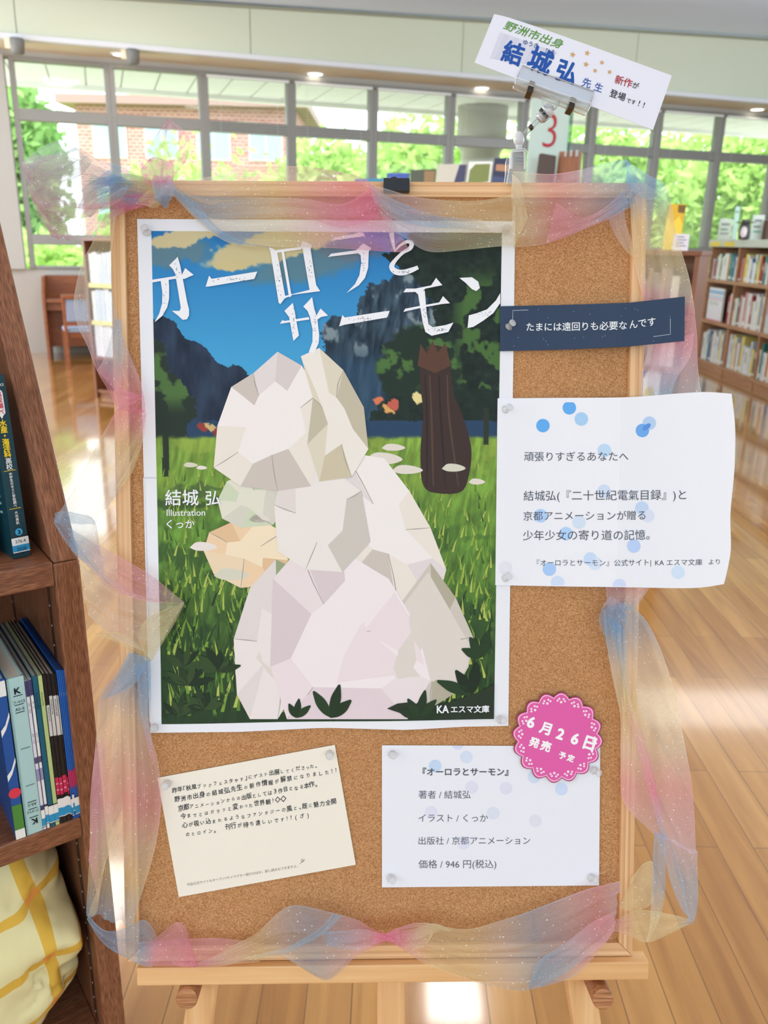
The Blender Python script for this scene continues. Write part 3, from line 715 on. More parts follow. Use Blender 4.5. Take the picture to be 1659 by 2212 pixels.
def f_file(mb, w, h):
    mb.box(0, w * .1, -.0016, -.001, 0, h, L3((140, 178, 182)))
    for up in (1, 0):
        z = h - .02 if up else .02
        for dz, tx, sz in ((-.004, 'K', .013), (-.018, 'フ-V12', .0056), (-.029, 'A5-S', .0060)):
            v, f = glyphs(tx, .02 if tx == 'K' else .004, 2); s = 1 if up else -1
            m_ = (v[:, 0].max() + v[:, 0].min()) / 2
            mb.add([(w * .55 + s * (a - m_) * sz, -.0018, z + s * (dz + b * sz)) for a, b in v], f, BK)
        for dz in (-.0065, -.020, -.0315): mb.box(w * .28, w * .82, -.0018, -.001, min(z + (1 if up else -1) * dz, z + (1 if up else -1) * (dz - .0008)), max(z + (1 if up else -1) * dz, z + (1 if up else -1) * (dz - .0008)), BK)
    for q in (.32, .56): mb.box(w * .3, w * .85, -.0018, -.001, h * q, h * q + .0006, L3((60, 80, 84)))
lbook('ring_file', 'pale cyan paper file with a black letter K on its spine', 'file', 12, 51, 1463, .2, (176, 212, 212), f_file, None)
def f_mag(tx, dx):
    def fn(mb, w, h):
        mb.box(0, w, -.0016, -.001, h * .9, h, L3((60, 60, 110)))
        for z0, z1, c in ((.12, .17, (60, 70, 120)), (.34, .42, (150, 150, 190)), (.46, .5, (90, 80, 120))): mb.box(0, w, -.0016, -.001, h * z0, h * z1, L3(c))
        for i, t in enumerate(tx): stext(mb, t, w * .2, h * (.86 - i * .2), w * .8, BK, -.002, rot=True)
        sticker(mb, w, .004 + dx, .03)
    return fn
lbook('magazine', 'white and violet speckled booklet just right of the cyan file', 'booklet', 52.5, 60, 1470, .2, (226, 224, 236), f_mag(('ほん・よみ', 'まち・いろ'), 0), GR)
lbook('magazine', 'white speckled booklet just left of the teal one', 'booklet', 61.5, 68, 1467, .2, (236, 236, 238), f_mag(('本・つむ', 'えほん・いろ'), .004), GR)
def f_plain(tx, col, st=.006, lx=None):
    def fn(mb, w, h):
        if tx: stext(mb, tx, w * .25, h * .9, w * .62, col, -.002, rot=True)
        sticker(mb, w, st, .03)
    return fn
lbook('magazine', 'teal booklet on the middle shelf', 'booklet', 68.5, 80, 1460, .2, (22, 96, 120), f_plain('with books 2005', L3((10, 40, 60))), GR)
lbook('magazine', 'pale green booklet between the teal and black ones', 'booklet', 81, 90.5, 1459, .2, (188, 208, 140), f_plain('with books 2006 ', L3((60, 90, 50))), GR)
def f_black(tx, big):
    def fn(mb, w, h):
        mb.box(w * .04, w * .96, -.0016, -.001, h * .6, h * (.86 if big else .8), L3((216, 214, 210)))
        stext(mb, tx, w * .28, h * (.84 if big else .79), w * .62, BK, -.002, rot=True, off=.006 if big else 0)
        o_ = rb.uniform(-.006, .004); mb.box(0, w, -.0016, -.001, .045 + o_, .073 + o_, L3((206, 44, 88)))
        for q in (.052 + o_, .062 + o_): mb.box(w * .15, w * .85, -.0018, -.001, q, q + .002, L3((240, 160, 190)))
        sticker(mb, w, .006 + o_ * .5 + .003, .032)
    return fn
for i, (a, b, tx) in enumerate(((91, 99, 'WITH BOOKS 2007'), (99.4, 107.4, 'WITH BOOKS No08'), (108, 117, 'WITH BOOKS No09'), (117.4, 120.6, 'WITH BOOKS No10'))):
    lbook('magazine', 'black booklet with a pale title strip, %s of the black ones from the left' % ORD[i], 'booklet', a, b, 1455, .2, (30, 30, 32), f_black(tx, i > 0), GR)
def f_blue(mb, w, h):
    stext(mb, 'with books', w * .25, h * .86, w * .7, L3((150, 190, 235)), -.002, rot=True)
    q = .05 + rb.uniform(-.004, .006)
    mb.add([(0, -.0018, q), (w, -.0018, q + .006), (w, -.0018, q + .03), (w * .4, -.0018, q + .033), (0, -.0018, q + .026)], [(0, 1, 2, 3, 4)], L3((210, 50, 96)))
    sticker(mb, w, .008 + rb.uniform(-.003, .004), .03)
for i, (a, b) in enumerate(((121, 124.4), (124.8, 128.4), (128.8, 132.4), (132.8, 136), (136.4, 139.6))):
    lbook('magazine', 'thin bright blue booklet with a red sticker, %s of the blue ones from the left' % ORD[i], 'booklet', a, b, 1447, .2, (36, 104, 196), f_blue, GR)
# upper shelf
def f_green(mb, w, h):
    y = -.0024
    stext(mb, 'BOOKS', w / 2, h - .014, .0048, WH, y, cen=True)
    pts = [(w / 2 + .0052 * cos(t), h - .023 + .005 * sin(t)) for t in [pi * k / 10 for k in range(11)]] + [(w / 2 - .0052, h - .048), (w / 2 - .002, h - .051), (w / 2, h - .055), (w / 2 + .002, h - .051), (w / 2 + .0052, h - .048)]
    mb.add([(a, -.0018, b) for a, b in pts], [tuple(range(len(pts)))], WH)
    vert(mb, '高校調べ', w / 2, h - .0205, .0074, L3((205, 40, 70)), y, .02, .98)
    vert(mb, '水産・海洋科', w / 2, h - .056, .0092, L3((240, 205, 40)), y, .03, .86)
    vert(mb, '高校', w / 2, h - .1045, .0084, WH, y, .012, .92)
    for z in (.1215, .171): mb.box(w * .15, w * .85, -.0018, -.001, h - z, h - z + .0006, L3((240, 205, 40)))
    vert(mb, '中学生のキミと学校調べ', w / 2, h - .1235, .0044, WH, y, .012, .94)
    vert(mb, '大岳美帆', w / 2, h - .174, .0044, WH, y, .008)
    mb.add([(w / 2 + .0048 * cos(t), -.0018, .034 + .0048 * sin(t)) for t in [k * pi / 10 for k in range(20)]], [tuple(range(20))], L3((60, 170, 215)))
    stext(mb, '3', w / 2, .0312, .0076, BK, y, off=.03, cen=True)
    sticker(mb, w, .006, .022, ('376.4', '2020'))
    # cover side facing left
    mb.add([(-.0006, .012, h * .58), (-.0006, .14, h * .62), (-.0006, .14, h * .95), (-.0006, .02, h * .9)], [(0, 1, 2, 3)], L3((226, 224, 218)))
    for q in (.34, .30, .25): mb.box(-.0006, 0, .015, .07, h * q, h * q + .003, L3((150, 190, 190)))
M = LB @ T3(-.036, -.073, 1.097) @ Matrix.Rotation(R_(-7), 4, 'Y') @ Matrix.Rotation(pi / 2 + R_(10), 4, 'Z')
book('guide_book', 'dark green book with yellow lettering leaning back on the upper left shelf', 'book', M, .021, .15, .236, L3((16, 62, 74)), None, cover_fn=lambda mb: f_green(mb, .021, .236))
def f_wh(mb, w, h): sticker(mb, w, .012, .036, ('6', 'や'))
M = LB @ T3(-.052, -.118, 1.097) @ Matrix.Rotation(R_(-7), 4, 'Y') @ Matrix.Rotation(pi / 2, 4, 'Z')
book('guide_book', 'white book with a blue label at the left edge of the upper shelf', 'book', M, .026, .15, .2, L3((206, 208, 214)), None, cover_fn=lambda mb: f_wh(mb, .026, .2))

# bundle wrapped in a yellow checked cloth on the bottom shelf
def plaid():
    m, nt, p = new_mat('yellow_checked_cloth'); uv = N(nt, 'ShaderNodeUVMap'); sx = N(nt, 'ShaderNodeSeparateXYZ'); nt.links.new(uv.outputs[0], sx.inputs[0])
    def band(o, per, lo, hi):
        a = N(nt, 'ShaderNodeMath', operation='FLOORED_MODULO'); nt.links.new(o, a.inputs[0]); a.inputs[1].default_value = per
        b = N(nt, 'ShaderNodeMath', operation='GREATER_THAN'); nt.links.new(a.outputs[0], b.inputs[0]); b.inputs[1].default_value = lo
        c = N(nt, 'ShaderNodeMath', operation='LESS_THAN'); nt.links.new(a.outputs[0], c.inputs[0]); c.inputs[1].default_value = hi
        d = N(nt, 'ShaderNodeMath', operation='MULTIPLY'); nt.links.new(b.outputs[0], d.inputs[0]); nt.links.new(c.outputs[0], d.inputs[1]); return d.outputs[0]
    h1 = band(sx.outputs[0], .105, .05, .069); h2 = band(sx.outputs[1], .105, .05, .069)
    ad = N(nt, 'ShaderNodeMath', operation='ADD'); nt.links.new(h1, ad.inputs[0]); nt.links.new(h2, ad.inputs[1])
    dv = N(nt, 'ShaderNodeMath', operation='MULTIPLY'); nt.links.new(ad.outputs[0], dv.inputs[0]); dv.inputs[1].default_value = .5
    r = ramp(nt, ((0, (232, 222, 168)), (.4, (226, 182, 70)), (.9, (238, 160, 72)))); r.color_ramp.interpolation = 'CONSTANT'
    nt.links.new(dv.outputs[0], r.inputs[0]); nt.links.new(r.outputs[0], p.inputs[0]); p.inputs['Roughness'].default_value = .9
    return m
n1, n2 = 220, 130; vs = []; uvs = []
TT, PP_ = np.meshgrid(np.linspace(0, 2 * pi, n1, endpoint=False), np.linspace(-pi / 2, pi / 2, n2 + 1))
sg_ = lambda a, e: np.sign(a) * np.abs(a) ** e
cx_ = sg_(np.cos(TT), .66) * np.abs(np.cos(PP_)) ** .5; cy_ = sg_(np.sin(TT), .66) * np.abs(np.cos(PP_)) ** .5; cz_ = sg_(np.sin(PP_), .75)
f1 = fbm(cy_ * 1.7 + cx_ * .8 + 7, cz_ * 1.6 + 5, 11, 3) - .5; f2 = fbm(cy_ * 4 + cx_ + 3, cz_ * 3.2 + 9, 17, 3) - .5
rightm = np.clip((cy_ - .15) / .4, 0, 1)                          # gathered folds on the right side, broad sag lines in front
fold = np.abs(np.sin(3.1 * cz_ + 4.5 * cx_ + 6 * f2)) ** .6
sag = np.sin(5.2 * (cz_ + .55 * cy_ ** 2) + 2.5 * f1)
rad = 1 + .26 * f1 + .07 * f2 + rightm * (.09 * fold - .06 + .05 * np.sin(11 * cz_ + 5 * f2)) + .03 * sag * (1 - rightm)
tap = 1 - .20 * np.clip(cz_, 0, 1) ** 1.4 - .16 * np.clip(-cz_, 0, 1) ** 2
XX = -.165 + .165 * cx_ * tap * rad; YY = -.205 + .185 * cy_ * tap * rad; ZZ = .465 + (.196 + .05 * f1) * cz_ + .012 * sag * np.clip(cz_, 0, 1)
YY = np.where(YY > -.05, -.05 + (YY + .05) * .25, YY)
for X, Y, Z, f_ in zip(XX.ravel(), YY.ravel(), ZZ.ravel(), f1.ravel()):
    vs.append((float(X), float(min(Y, -.038)), float(max(.2715, min(Z, .664))))); uvs.append((float(Y * 1.02 + .012 * sin(11 * Z) + .062 + .03 * f_), float(Z - .12 * Y + .05 * f_ - .08 * X)))
fs = [(j * n1 + i, j * n1 + (i + 1) % n1, (j + 1) * n1 + (i + 1) % n1, (j + 1) * n1 + i) for j in range(n2) for i in range(n1)]
cm = MB(); cm.add(vs, fs, smooth=True); cm.uv = uvs
cl = build('cloth_bundle', cm, plaid(), M=LB, smooth=True)
tag(cl, 'bundle wrapped in pale yellow checked cloth on the bottom shelf of the dark bookcase', 'cloth')

# ------------------------------------------------------------------ cork board on its easel
bu = Vector((.99955754, .02520941, .01578661)); bv = Vector((-.02153643, .24730649, .96869793)); bw = Vector((.02051618, -.96860931, .24773998))
bc0 = Vector((-.00272833, .88567148, 1.12751644))
BF = Matrix(((bu.x, bv.x, bw.x, bc0.x), (bu.y, bv.y, bw.y, bc0.y), (bu.z, bv.z, bw.z, bc0.z), (0, 0, 0, 1)))   # x along, y up the board, z towards the room
def bp(x, y, w=0.0):
    q = hit(x, y, bc0 + bw * w, bw) - bc0; return q.dot(bu), q.dot(bv)
pine = ((.28, (196, 140, 92)), (.5, (224, 176, 126)), (.70, (240, 200, 154)))
pine2 = ((.25, (214, 158, 102)), (.5, (232, 182, 126)), (.72, (242, 200, 148)))
W_px = wood('pine_x', pine, 0, 1.2, 230, .5, 4); W_py = wood('pine_y', pine, 1, 1.2, 230, .5, 4)
W_ex = wood('easel_pine_x', pine2, 0, 2, 60, .45, 4); W_ey = wood('easel_pine_y', pine2, 1, 2, 60, .45, 4)
W_peg = wood('peg_end_grain', ((.3, (140, 88, 52)), (.5, (176, 118, 76)), (.7, (200, 146, 100))), 0, 20, 380, .5, 2)
def cork():
    m, nt, p = new_mat('cork'); tc = N(nt, 'ShaderNodeTexCoord')
    vo = N(nt, 'ShaderNodeTexVoronoi', i_Scale=950.0); nt.links.new(tc.outputs['Object'], vo.inputs[0])
    r = ramp(nt, ((0, (100, 60, 32)), (.25, (162, 110, 68)), (.6, (194, 142, 96)), (1, (222, 174, 128))))
    sp = N(nt, 'ShaderNodeSeparateColor'); nt.links.new(vo.outputs['Color'], sp.inputs[0])
    no = N(nt, 'ShaderNodeTexNoise', i_Scale=560.0, i_Detail=4.0); nt.links.new(tc.outputs['Object'], no.inputs[0])
    ad = N(nt, 'ShaderNodeMath', operation='ADD'); nt.links.new(sp.outputs[0], ad.inputs[0]); nt.links.new(no.outputs[0], ad.inputs[1])
    ml = N(nt, 'ShaderNodeMath', operation='MULTIPLY'); nt.links.new(ad.outputs[0], ml.inputs[0]); ml.inputs[1].default_value = .52
    nt.links.new(ml.outputs[0], r.inputs[0]); nt.links.new(r.outputs[0], p.inputs[0])
    b = N(nt, 'ShaderNodeBump', i_Strength=.35, i_Distance=.001); nt.links.new(ml.outputs[0], b.inputs['Height']); nt.links.new(b.outputs[0], p.inputs['Normal'])
    p.inputs['Roughness'].default_value = .85; p.inputs['Specular IOR Level'].default_value = .2
    return m
M_cork = cork()
bo = empty('cork_board', 'framed cork notice board standing on the wooden easel', 'notice board', BF @ T3(0, -.45, 0)); up_ = T3(0, .45, 0)
fw = .0165
fh = lambda a, b, h: (a, b, h)
for nm, poly, m in (('frame_bar', [(-.3, -.45), (.3, -.45), (.3 - fw, -.45 + fw), (-.3 + fw, -.45 + fw)], W_px), ('frame_bar', [(-.3 + fw, .45 - fw), (.3 - fw, .45 - fw), (.3, .45), (-.3, .45)], W_px),
                    ('frame_bar', [(-.3, -.45), (-.3 + fw, -.45 + fw), (-.3 + fw, .45 - fw), (-.3, .45)], W_py), ('frame_bar', [(.3, -.45), (.3, .45), (.3 - fw, .45 - fw), (.3 - fw, -.45 + fw)], W_py)):
    build(nm, MB().prism(poly, -.0125, 0, fh), m, bo, M=up_, bevel=.0012)
build('cork_sheet', MB().box(-.3 + fw - .001, .3 - fw + .001, -.45 + fw - .001, .45 - fw + .001, -.011, -.006), M_cork, bo, M=up_)

EB = BF @ T3(0, -1.13, -.03); ei = T3(0, 1.13, .03)
ea = empty('easel', 'pale pine easel carrying the cork board on a ledge held by two pegs', 'easel', EB)
build('ledge', MB().box(-.2845, .3165, -.4725, -.4505, -.0135, .0105).box(-.2845, .302, -.4725, -.4505, -.03, -.0135), W_ex, ea, M=ei, bevel=.0015)
lg = lambda u0, u1: MB().prism([(u0 - .015, .43), (u0 + .015, .43), (u1 + .0185, -1.10), (u1 - .0185, -1.10)], -.056, -.031, fh)
gl = lambda sgn, u, v: None
build('leg', lg(-.085, -.302), W_ey, ea, M=ei, bevel=.002)
build('leg', lg(.095, .345), W_ey, ea, M=ei, bevel=.002)
mu = (bp(812, 2160, -.035)[0] + bp(878, 2160, -.035)[0]) / 2
build('mast', MB().box(mu - .0175, mu + .0175, -.78, .445, -.055, -.032), W_ey, ea, M=ei, bevel=.002)
build('crossbar', MB().box(-.28, .31, -.80, -.765, -.055, -.032), W_ex, ea, M=ei, bevel=.002)
top = Vector((0, .42, -.07)); g = BF.inverted() @ Vector((.02, 1.75, .0))
rl = MB(); 
for sx in (0,): rl.cyl(top, g, .014, n=4)
build('rear_leg', rl, W_ey, ea, M=ei)
for x, y in ((403, 2156), (1303, 2160)):
    u, v = bp(x, y, .016); v = min(v, -.4855)
    build('peg', MB().cyl((u, v, -.031), (u, v, .016), .0126, n=28), W_peg, ea, M=ei, bevel=.0012)
M_blk = plain('black_plastic', (34, 38, 46), .35)
u0, v0 = bp(828, 412, .012); u1, v1 = bp(885, 384, .012)
ck = build('top_clamp', MB().box(u0, u1, v0, v1, .002, .012).box(u0, u1, .4515, v1, -.033, .002), M_blk, ea, M=ei, bevel=.002, label='black plastic clamp gripping the top of the board')
us, vs_ = bp(851, 381, .0)
build('clamp_screw', MB().cyl((us, v1 - .001, -.004), (us, v1 + .005, -.004), .004, n=12), M_blk, ck)

# ------------------------------------------------------------------ paper sheets
def resamp(pts, n):
    P = np.array(pts, float); d = np.r_[0, np.cumsum(np.hypot(*np.diff(P[:, :2], axis=0).T))]; t = np.linspace(0, d[-1], n)
    return np.stack([np.interp(t, d, P[:, k]) for k in range(P.shape[1])], -1)
def smoothc(pts, n):
    P = np.array(pts, float)
    if len(P) < 3: return resamp(P, n)
    Q = np.vstack([2 * P[0] - P[1], P, 2 * P[-1] - P[-2]]); out = []
    for i in range(len(P) - 1):
        p0, p1, p2, p3 = Q[i:i + 4]
        for t in np.linspace(0, 1, 16, endpoint=False):
            out.append(.5 * (2 * p1 + (p2 - p0) * t + (2 * p0 - 5 * p1 + 4 * p2 - p3) * t * t + (3 * p1 - p0 - 3 * p2 + p3) * t ** 3))
    out.append(P[-1]); return resamp(out, n)
class Sheet:
    def __init__(s, wf): s.wf = wf; s.mb = MB(); s.lv = 0
    def uv(s, x, y):
        w = -.004
        for _ in range(4): u, v = bp(x, y, w); w = s.wf(u, v)
        return u, v
    def at(s, u, v, lv=0): return (u, v, s.wf(u, v) + (.00012 + lv * .00006 if lv else 0))
    def body(s, top, bot, nx, ny, col, right=None):
        A = resamp(top, nx + 1); B = resamp(bot, nx + 1); g = []
        for j in range(ny + 1):
            row = A + (B - A) * (j / ny)
            if right is not None:
                q = right(j / ny) - row[-1]; row = row + q[None] * (np.linspace(0, 1, nx + 1) ** 3)[:, None]
            g.append([s.uv(*p) for p in row])
        s.c = np.mean([p for r in g for p in r], axis=0)
        fr = [s.at(u, v) for r in g for u, v in r]; bk = [(a, b, c - .0004) for a, b, c in fr]; m = nx + 1; k = len(fr)
        fs = []
        for j in range(ny):
            for i in range(nx):
                a = j * m + i; fs.append((a, a + m, a + m + 1, a + 1)); fs.append((k + a, k + a + 1, k + a + m + 1, k + a + m))
        rim = [i for i in range(m)] + [j * m + nx for j in range(1, ny + 1)] + [ny * m + i for i in range(nx - 1, -1, -1)] + [j * m for j in range(ny - 1, 0, -1)]
        for a, b in zip(rim, rim[1:] + rim[:1]): fs.append((a, b, k + b, k + a))
        s.mb.add(fr + bk, fs, L3(col))
    def poly(s, pts, col, lv=1):
        s.lv = (s.lv + 1) % 23; lv = lv + .03 * s.lv
        s.mb.add([s.at(*s.uv(*p), lv) for p in pts], [tuple(range(len(pts)))[::-1]] if s.area(pts) > 0 else [tuple(range(len(pts)))], L3(col))
    @staticmethod
    def area(p): return sum(a[0] * b[1] - b[0] * a[1] for a, b in zip(p, p[1:] + p[:1]))
    def disc(s, x, y, r, col, lv=1, n=24, cut=None):
        pts = [(x + r * cos(2 * pi * k / n), y + r * sin(2 * pi * k / n)) for k in range(n)]
        if cut is not None: pts = [(a, min(max(b, cut[0]), cut[1])) for a, b in pts]
        s.poly(pts, col, lv)
    def stroke(s, pts, wd, col, lv=1, n=24, smooth=True):
        P = smoothc(pts, n) if smooth else np.array(pts, float); wd = np.interp(np.linspace(0, 1, len(P)), np.linspace(0, 1, len(wd)), wd) if hasattr(wd, '__len__') else np.full(len(P), wd)
        T = np.gradient(P, axis=0); T /= np.maximum(np.hypot(T[:, 0], T[:, 1]), 1e-9)[:, None]; Nn = np.stack([-T[:, 1], T[:, 0]], -1)
        A = P + Nn * wd[:, None] / 2; B = P - Nn * wd[:, None] / 2
        vs = [s.at(*s.uv(*p), lv) for p in A] + [s.at(*s.uv(*p), lv) for p in B]; n = len(P)
        s.mb.add(vs, [(i, i + 1, n + i + 1, n + i) for i in range(n - 1)], L3(col))
    def text(s, st, x0, y0, x1, y1, col, off=0.0, sy=1.0, lv=3, shear=0.0, res=3):
        v, f = glyphs(st, off, res); a = np.array(s.uv(x0, y0)); b = np.array(s.uv(x1, y1)); d = b - a; L = np.hypot(*d); ex = d / L; ey = np.array([-ex[1], ex[0]])
        mn, mx = v[:, 0].min(), v[:, 0].max(); sc = L / (mx - mn)
        P = a + (v[:, :1] - mn + shear * v[:, 1:]) * sc * ex + v[:, 1:] * sc * sy * ey
        s.mb.add([s.at(p[0], p[1], lv + .2 * k) for p, k in zip(P, glayer(st, off, res, v))], f, L3(col))
    def hand(s, st, x0, y0, x1, y1, col, h, rg, off=.012, lv=3):
        chars = list(st); wd = [.62 if c in 'っゃゅょ、。!「」・' else (.5 if c in ' ' else 1.0) for c in chars]; tot = sum(wd); t = 0
        ang = math.atan2(y1 - y0, x1 - x0)
        for c, w in zip(chars, wd):
            m = (t + w / 2) / tot; t += w
            if c in ' 　': continue
            x = x0 + (x1 - x0) * m; y = y0 + (y1 - y0) * m + rg.uniform(-1.2, 1.2); a = ang + rg.uniform(-.1, .06); g = h * rg.uniform(.86, 1.08) * (.72 if ('ぁ' <= c <= 'ん' or 'ァ' <= c <= 'ー') else 1)
            v, f = glyphs(c, off, 2); mid_ = (v[:, 0].max() + v[:, 0].min()) / 2; px = (v[:, 0] - mid_) * g * rg.uniform(.85, 1) + .12 * v[:, 1] * g; py = v[:, 1] * g
            X = x + px * cos(a) + py * sin(a); Y = y + px * sin(a) - py * cos(a)
            s.mb.add([s.at(*s.uv(p, q), lv + .2 * k) for p, q, k in zip(X, Y, glayer(c, off, 2, v))], f, L3(col))
    def build(s, name, label, cat, mat, group=None):
        cu, cv = s.c; s.mb.v = [(a - cu, b - cv, c) for a, b, c in s.mb.v]
        return tag(build(name, s.mb, mat, M=BF @ T3(cu, cv, 0)), label, cat, group)
M_paper = vcol('paper', .6, .25)
CORKW = -.0052

# ------------------------------------------------------------------ the poster
def inpoly(X, Y, poly):
    r = np.zeros(X.shape, bool); n = len(poly)
    for i in range(n):
        x0, y0 = poly[i]; x1, y1 = poly[i - 1]
        if y0 == y1: continue
        r ^= ((y0 > Y) != (y1 > Y)) & (X < (x1 - x0) * (Y - y0) / (y1 - y0) + x0)
    return r
def paint(X, Y):
    n1 = fbm(X / 40, Y / 40, 1); n2 = fbm(X / 12, Y / 12, 21); n3 = fbm(X / 22, Y / 60, 41)
    jx = X + (n2 - .5) * 26; jy = Y + (n1 - .5) * 30 + (n2 - .5) * 14
    C = np.empty(X.shape + (3,)); A = lambda *c: np.array(c, float)
    mix = lambda m, c: C.__setitem__(Ellipsis, C * (1 - m[..., None]) + (c if np.ndim(c) == 3 else A(*c)) * m[..., None])
    ss = lambda a, b, t: (lambda q: q * q * (3 - 2 * q))(np.clip((t - a) / (b - a), 0, 1))
    g = np.clip((Y - 500) / 300, 0, 1)[..., None]; C[...] = A(38, 118, 184) * (1 - g) + A(70, 164, 214) * g
    def ell(cx, cy, rx, ry, rot, s=.35):
        a = R_(rot); dx = (jx - cx); dy = (jy - cy); u = (dx * cos(a) + dy * sin(a)) / rx; v = (-dx * sin(a) + dy * cos(a)) / ry
        return ss(0, s, 1 - u * u - v * v)
    mix(ell(375, 548, 95, 34, -8, .7) * .8, (104, 128, 134)); mix(ell(395, 512, 82, 22, -8), (206, 192, 150))
    mix(ell(660, 572, 170, 40, -12, .8) * .8, (98, 128, 136)); mix(ell(610, 528, 190, 36, -13), (204, 190, 146)); mix(ell(505, 570, 46, 16, -10), (206, 190, 140))
    mix(ell(760, 545, 90, 26, -4, .8) * .6, (110, 116, 130))
    cl = inpoly(jx, jy, [(690, 830), (700, 700), (722, 686), (762, 690), (775, 660), (800, 615), (850, 590), (900, 565), (945, 540), (1100, 520), (1100, 980), (690, 980)]).astype(float)
    st = fbm(X / 9 + Y / 60, Y / 50, 61); mix(cl, A(46, 64, 80) + (st[..., None] - .5) * A(90, 96, 100))
    mix(cl * ss(.58, .72, fbm(X / 26, Y / 40, 81)) * ss(900, 700, Y), (128, 144, 150)); mix(cl * ss(740, 800, Y) * ss(880, 800, X) * .6, (44, 78, 108))
    mt_ = inpoly(X + (n2 - .5) * 14, jy, [(300, 688), (345, 684), (376, 692), (398, 722), (425, 742), (470, 778), (520, 800), (560, 828), (640, 850), (640, 980), (300, 980)]).astype(float)
    mix(mt_, A(36, 50, 72) + (n3[..., None] - .5) * A(50, 58, 66))
    cp = inpoly(jx, jy, [(822, 552), (860, 530), (895, 498), (1110, 480), (1110, 960), (930, 960), (940, 660), (905, 610)]).astype(float)
    mix(cp, A(28, 42, 36) + (n2[..., None] - .5) * A(26, 30, 24)); mix(cp * ss(.5, .58, fbm(X / 30, Y / 30, 91)) * ss(960, 1010, X) * ss(560, 640, Y) * ss(900, 820, Y), (72, 106, 54))
    tr = ell(905, 800, 95, 105, 0, .3); mix(tr, (32, 48, 38)); mix(tr * ss(.5, .6, fbm(X / 24, Y / 24, 95)) * ss(860, 790, Y), (76, 112, 58))
    mix(inpoly(jx, jy, [(840, 860), (1110, 840), (1110, 950), (800, 950), (800, 900)]).astype(float), A(30, 44, 38) + (n2[..., None] - .5) * 20)
    lt = inpoly(X + (n1 - .5) * 60 + (n2 - .5) * 24, jy, [(290, 730), (350, 736), (372, 790), (408, 870), (425, 920), (400, 968), (290, 975)]).astype(float)
    mix(lt, (36, 50, 40)); mix(lt * ss(.46, .56, fbm(X / 34 + 3, Y / 30, 99)) * ss(900, 850, Y), (76, 110, 58))
    mix(((Y > 908 + (n1 - .5) * 10) & (Y < 952) & ((X < 520) | (X > 745)) & (lt < .5)).astype(float), (40, 66, 96))
    for cx, cy, c in ((437, 930, (150, 60, 54)), (452, 926, (204, 176, 120)), (470, 936, (150, 54, 50)), (818, 868, (214, 120, 84)), (836, 884, (222, 166, 98)), (850, 872, (196, 96, 80)), (905, 862, (232, 214, 150))):
        mix(ell(cx, cy, 11, 9, 0, .3), c)
    md = ss(940, 950, Y + (n2 - .5) * 8); s1 = fbm(X / 7 + Y / 40, Y / 34, 71); s2 = fbm(X / 60, Y / 40, 73)
    t = np.clip((Y - 950) / 600, 0, 1)[..., None]; grad = np.where(t < .35, A(122, 154, 62) * (1 - t / .35) + A(98, 138, 54) * (t / .35), A(98, 138, 54) * (1 - (t - .35) / .65) + A(34, 54, 30) * (t - .35) / .65)
    dark = ss(.42, .6, s2) * ss(1000, 1250, Y) * .6
    mix(md, grad * (.72 + .6 * s1[..., None])); mix(md * dark, (40, 66, 36)); mix(md * ss(.5, .62, s2) * ss(1150, 980, Y) * .5, (150, 172, 72))
    mix(((np.abs(X - 358) < 7 - (Y - 980) * 0) & (Y > 940) & (Y < 1030)).astype(float), (40, 50, 38)); mix(((np.abs(X - 1050) < 6) & (Y > 880) & (Y < 960)).astype(float), (44, 52, 40))
    mix(ell(395, 1088, 110, 14, -4, .5) * .8, (58, 82, 46)); mix(ell(420, 1056, 60, 9, -3, .5) * .7, (70, 90, 56))
    return np.clip(C, 0, 255)
def poster_w(u, v): return CORKW + .0009 + (.0016 * (1 + sin(26 * u + 1)) * max(0, (-.10 - v) / .08) if v < -.10 else 0)
po = Sheet(poster_w); QW = (236, 236, 242)
po.body([(296, 473), (700, 475), (1113, 478)], [(325, 1583), (520, 1581), (700, 1572), (880, 1577), (1000, 1570), (1098, 1568)], 24, 30, QW)
# second sheet joined on halfway down
po.poly([(311, 1031), (1107, 1029), (1107, 1031.5), (311, 1033.5)], (205, 205, 214), 1)
po.poly([(309.2, 1032), (313, 1032), (326, 1560), (323, 1560)], (228, 228, 235), 1)
rg = random.Random(5)
SC1 = lambda p: [(280 + x / 3.77, 460 + y / 3.77) for x, y in p]; SC2 = lambda p: [(680 + x / 3.687, 460 + y / 3.687) for x, y in p]
BOULD1 = [(486, 900), (500, 838), (540, 790), (590, 764), (650, 756), (712, 770), (756, 808), (782, 862), (786, 920), (766, 976), (724, 1016), (676, 1040), (620, 1046), (560, 1036), (514, 1010), (488, 960)]
BOULD2 = [(610, 1030), (680, 1000), (740, 984), (800, 1004), (860, 1056), (905, 1130), (940, 1210), (985, 1290), (1020, 1370), (1014, 1430), (985, 1490), (950, 1530), (880, 1553), (560, 1556), (512, 1500), (524, 1420), (548, 1340), (576, 1262), (584, 1170), (590, 1090)]
def blob(pts, n=90): return [tuple(p) for p in smoothc(pts + [pts[0]], n)[:-1]]
GRB = ((150, 172, 70), (120, 152, 58), (172, 186, 88), (92, 128, 50), (60, 92, 40))
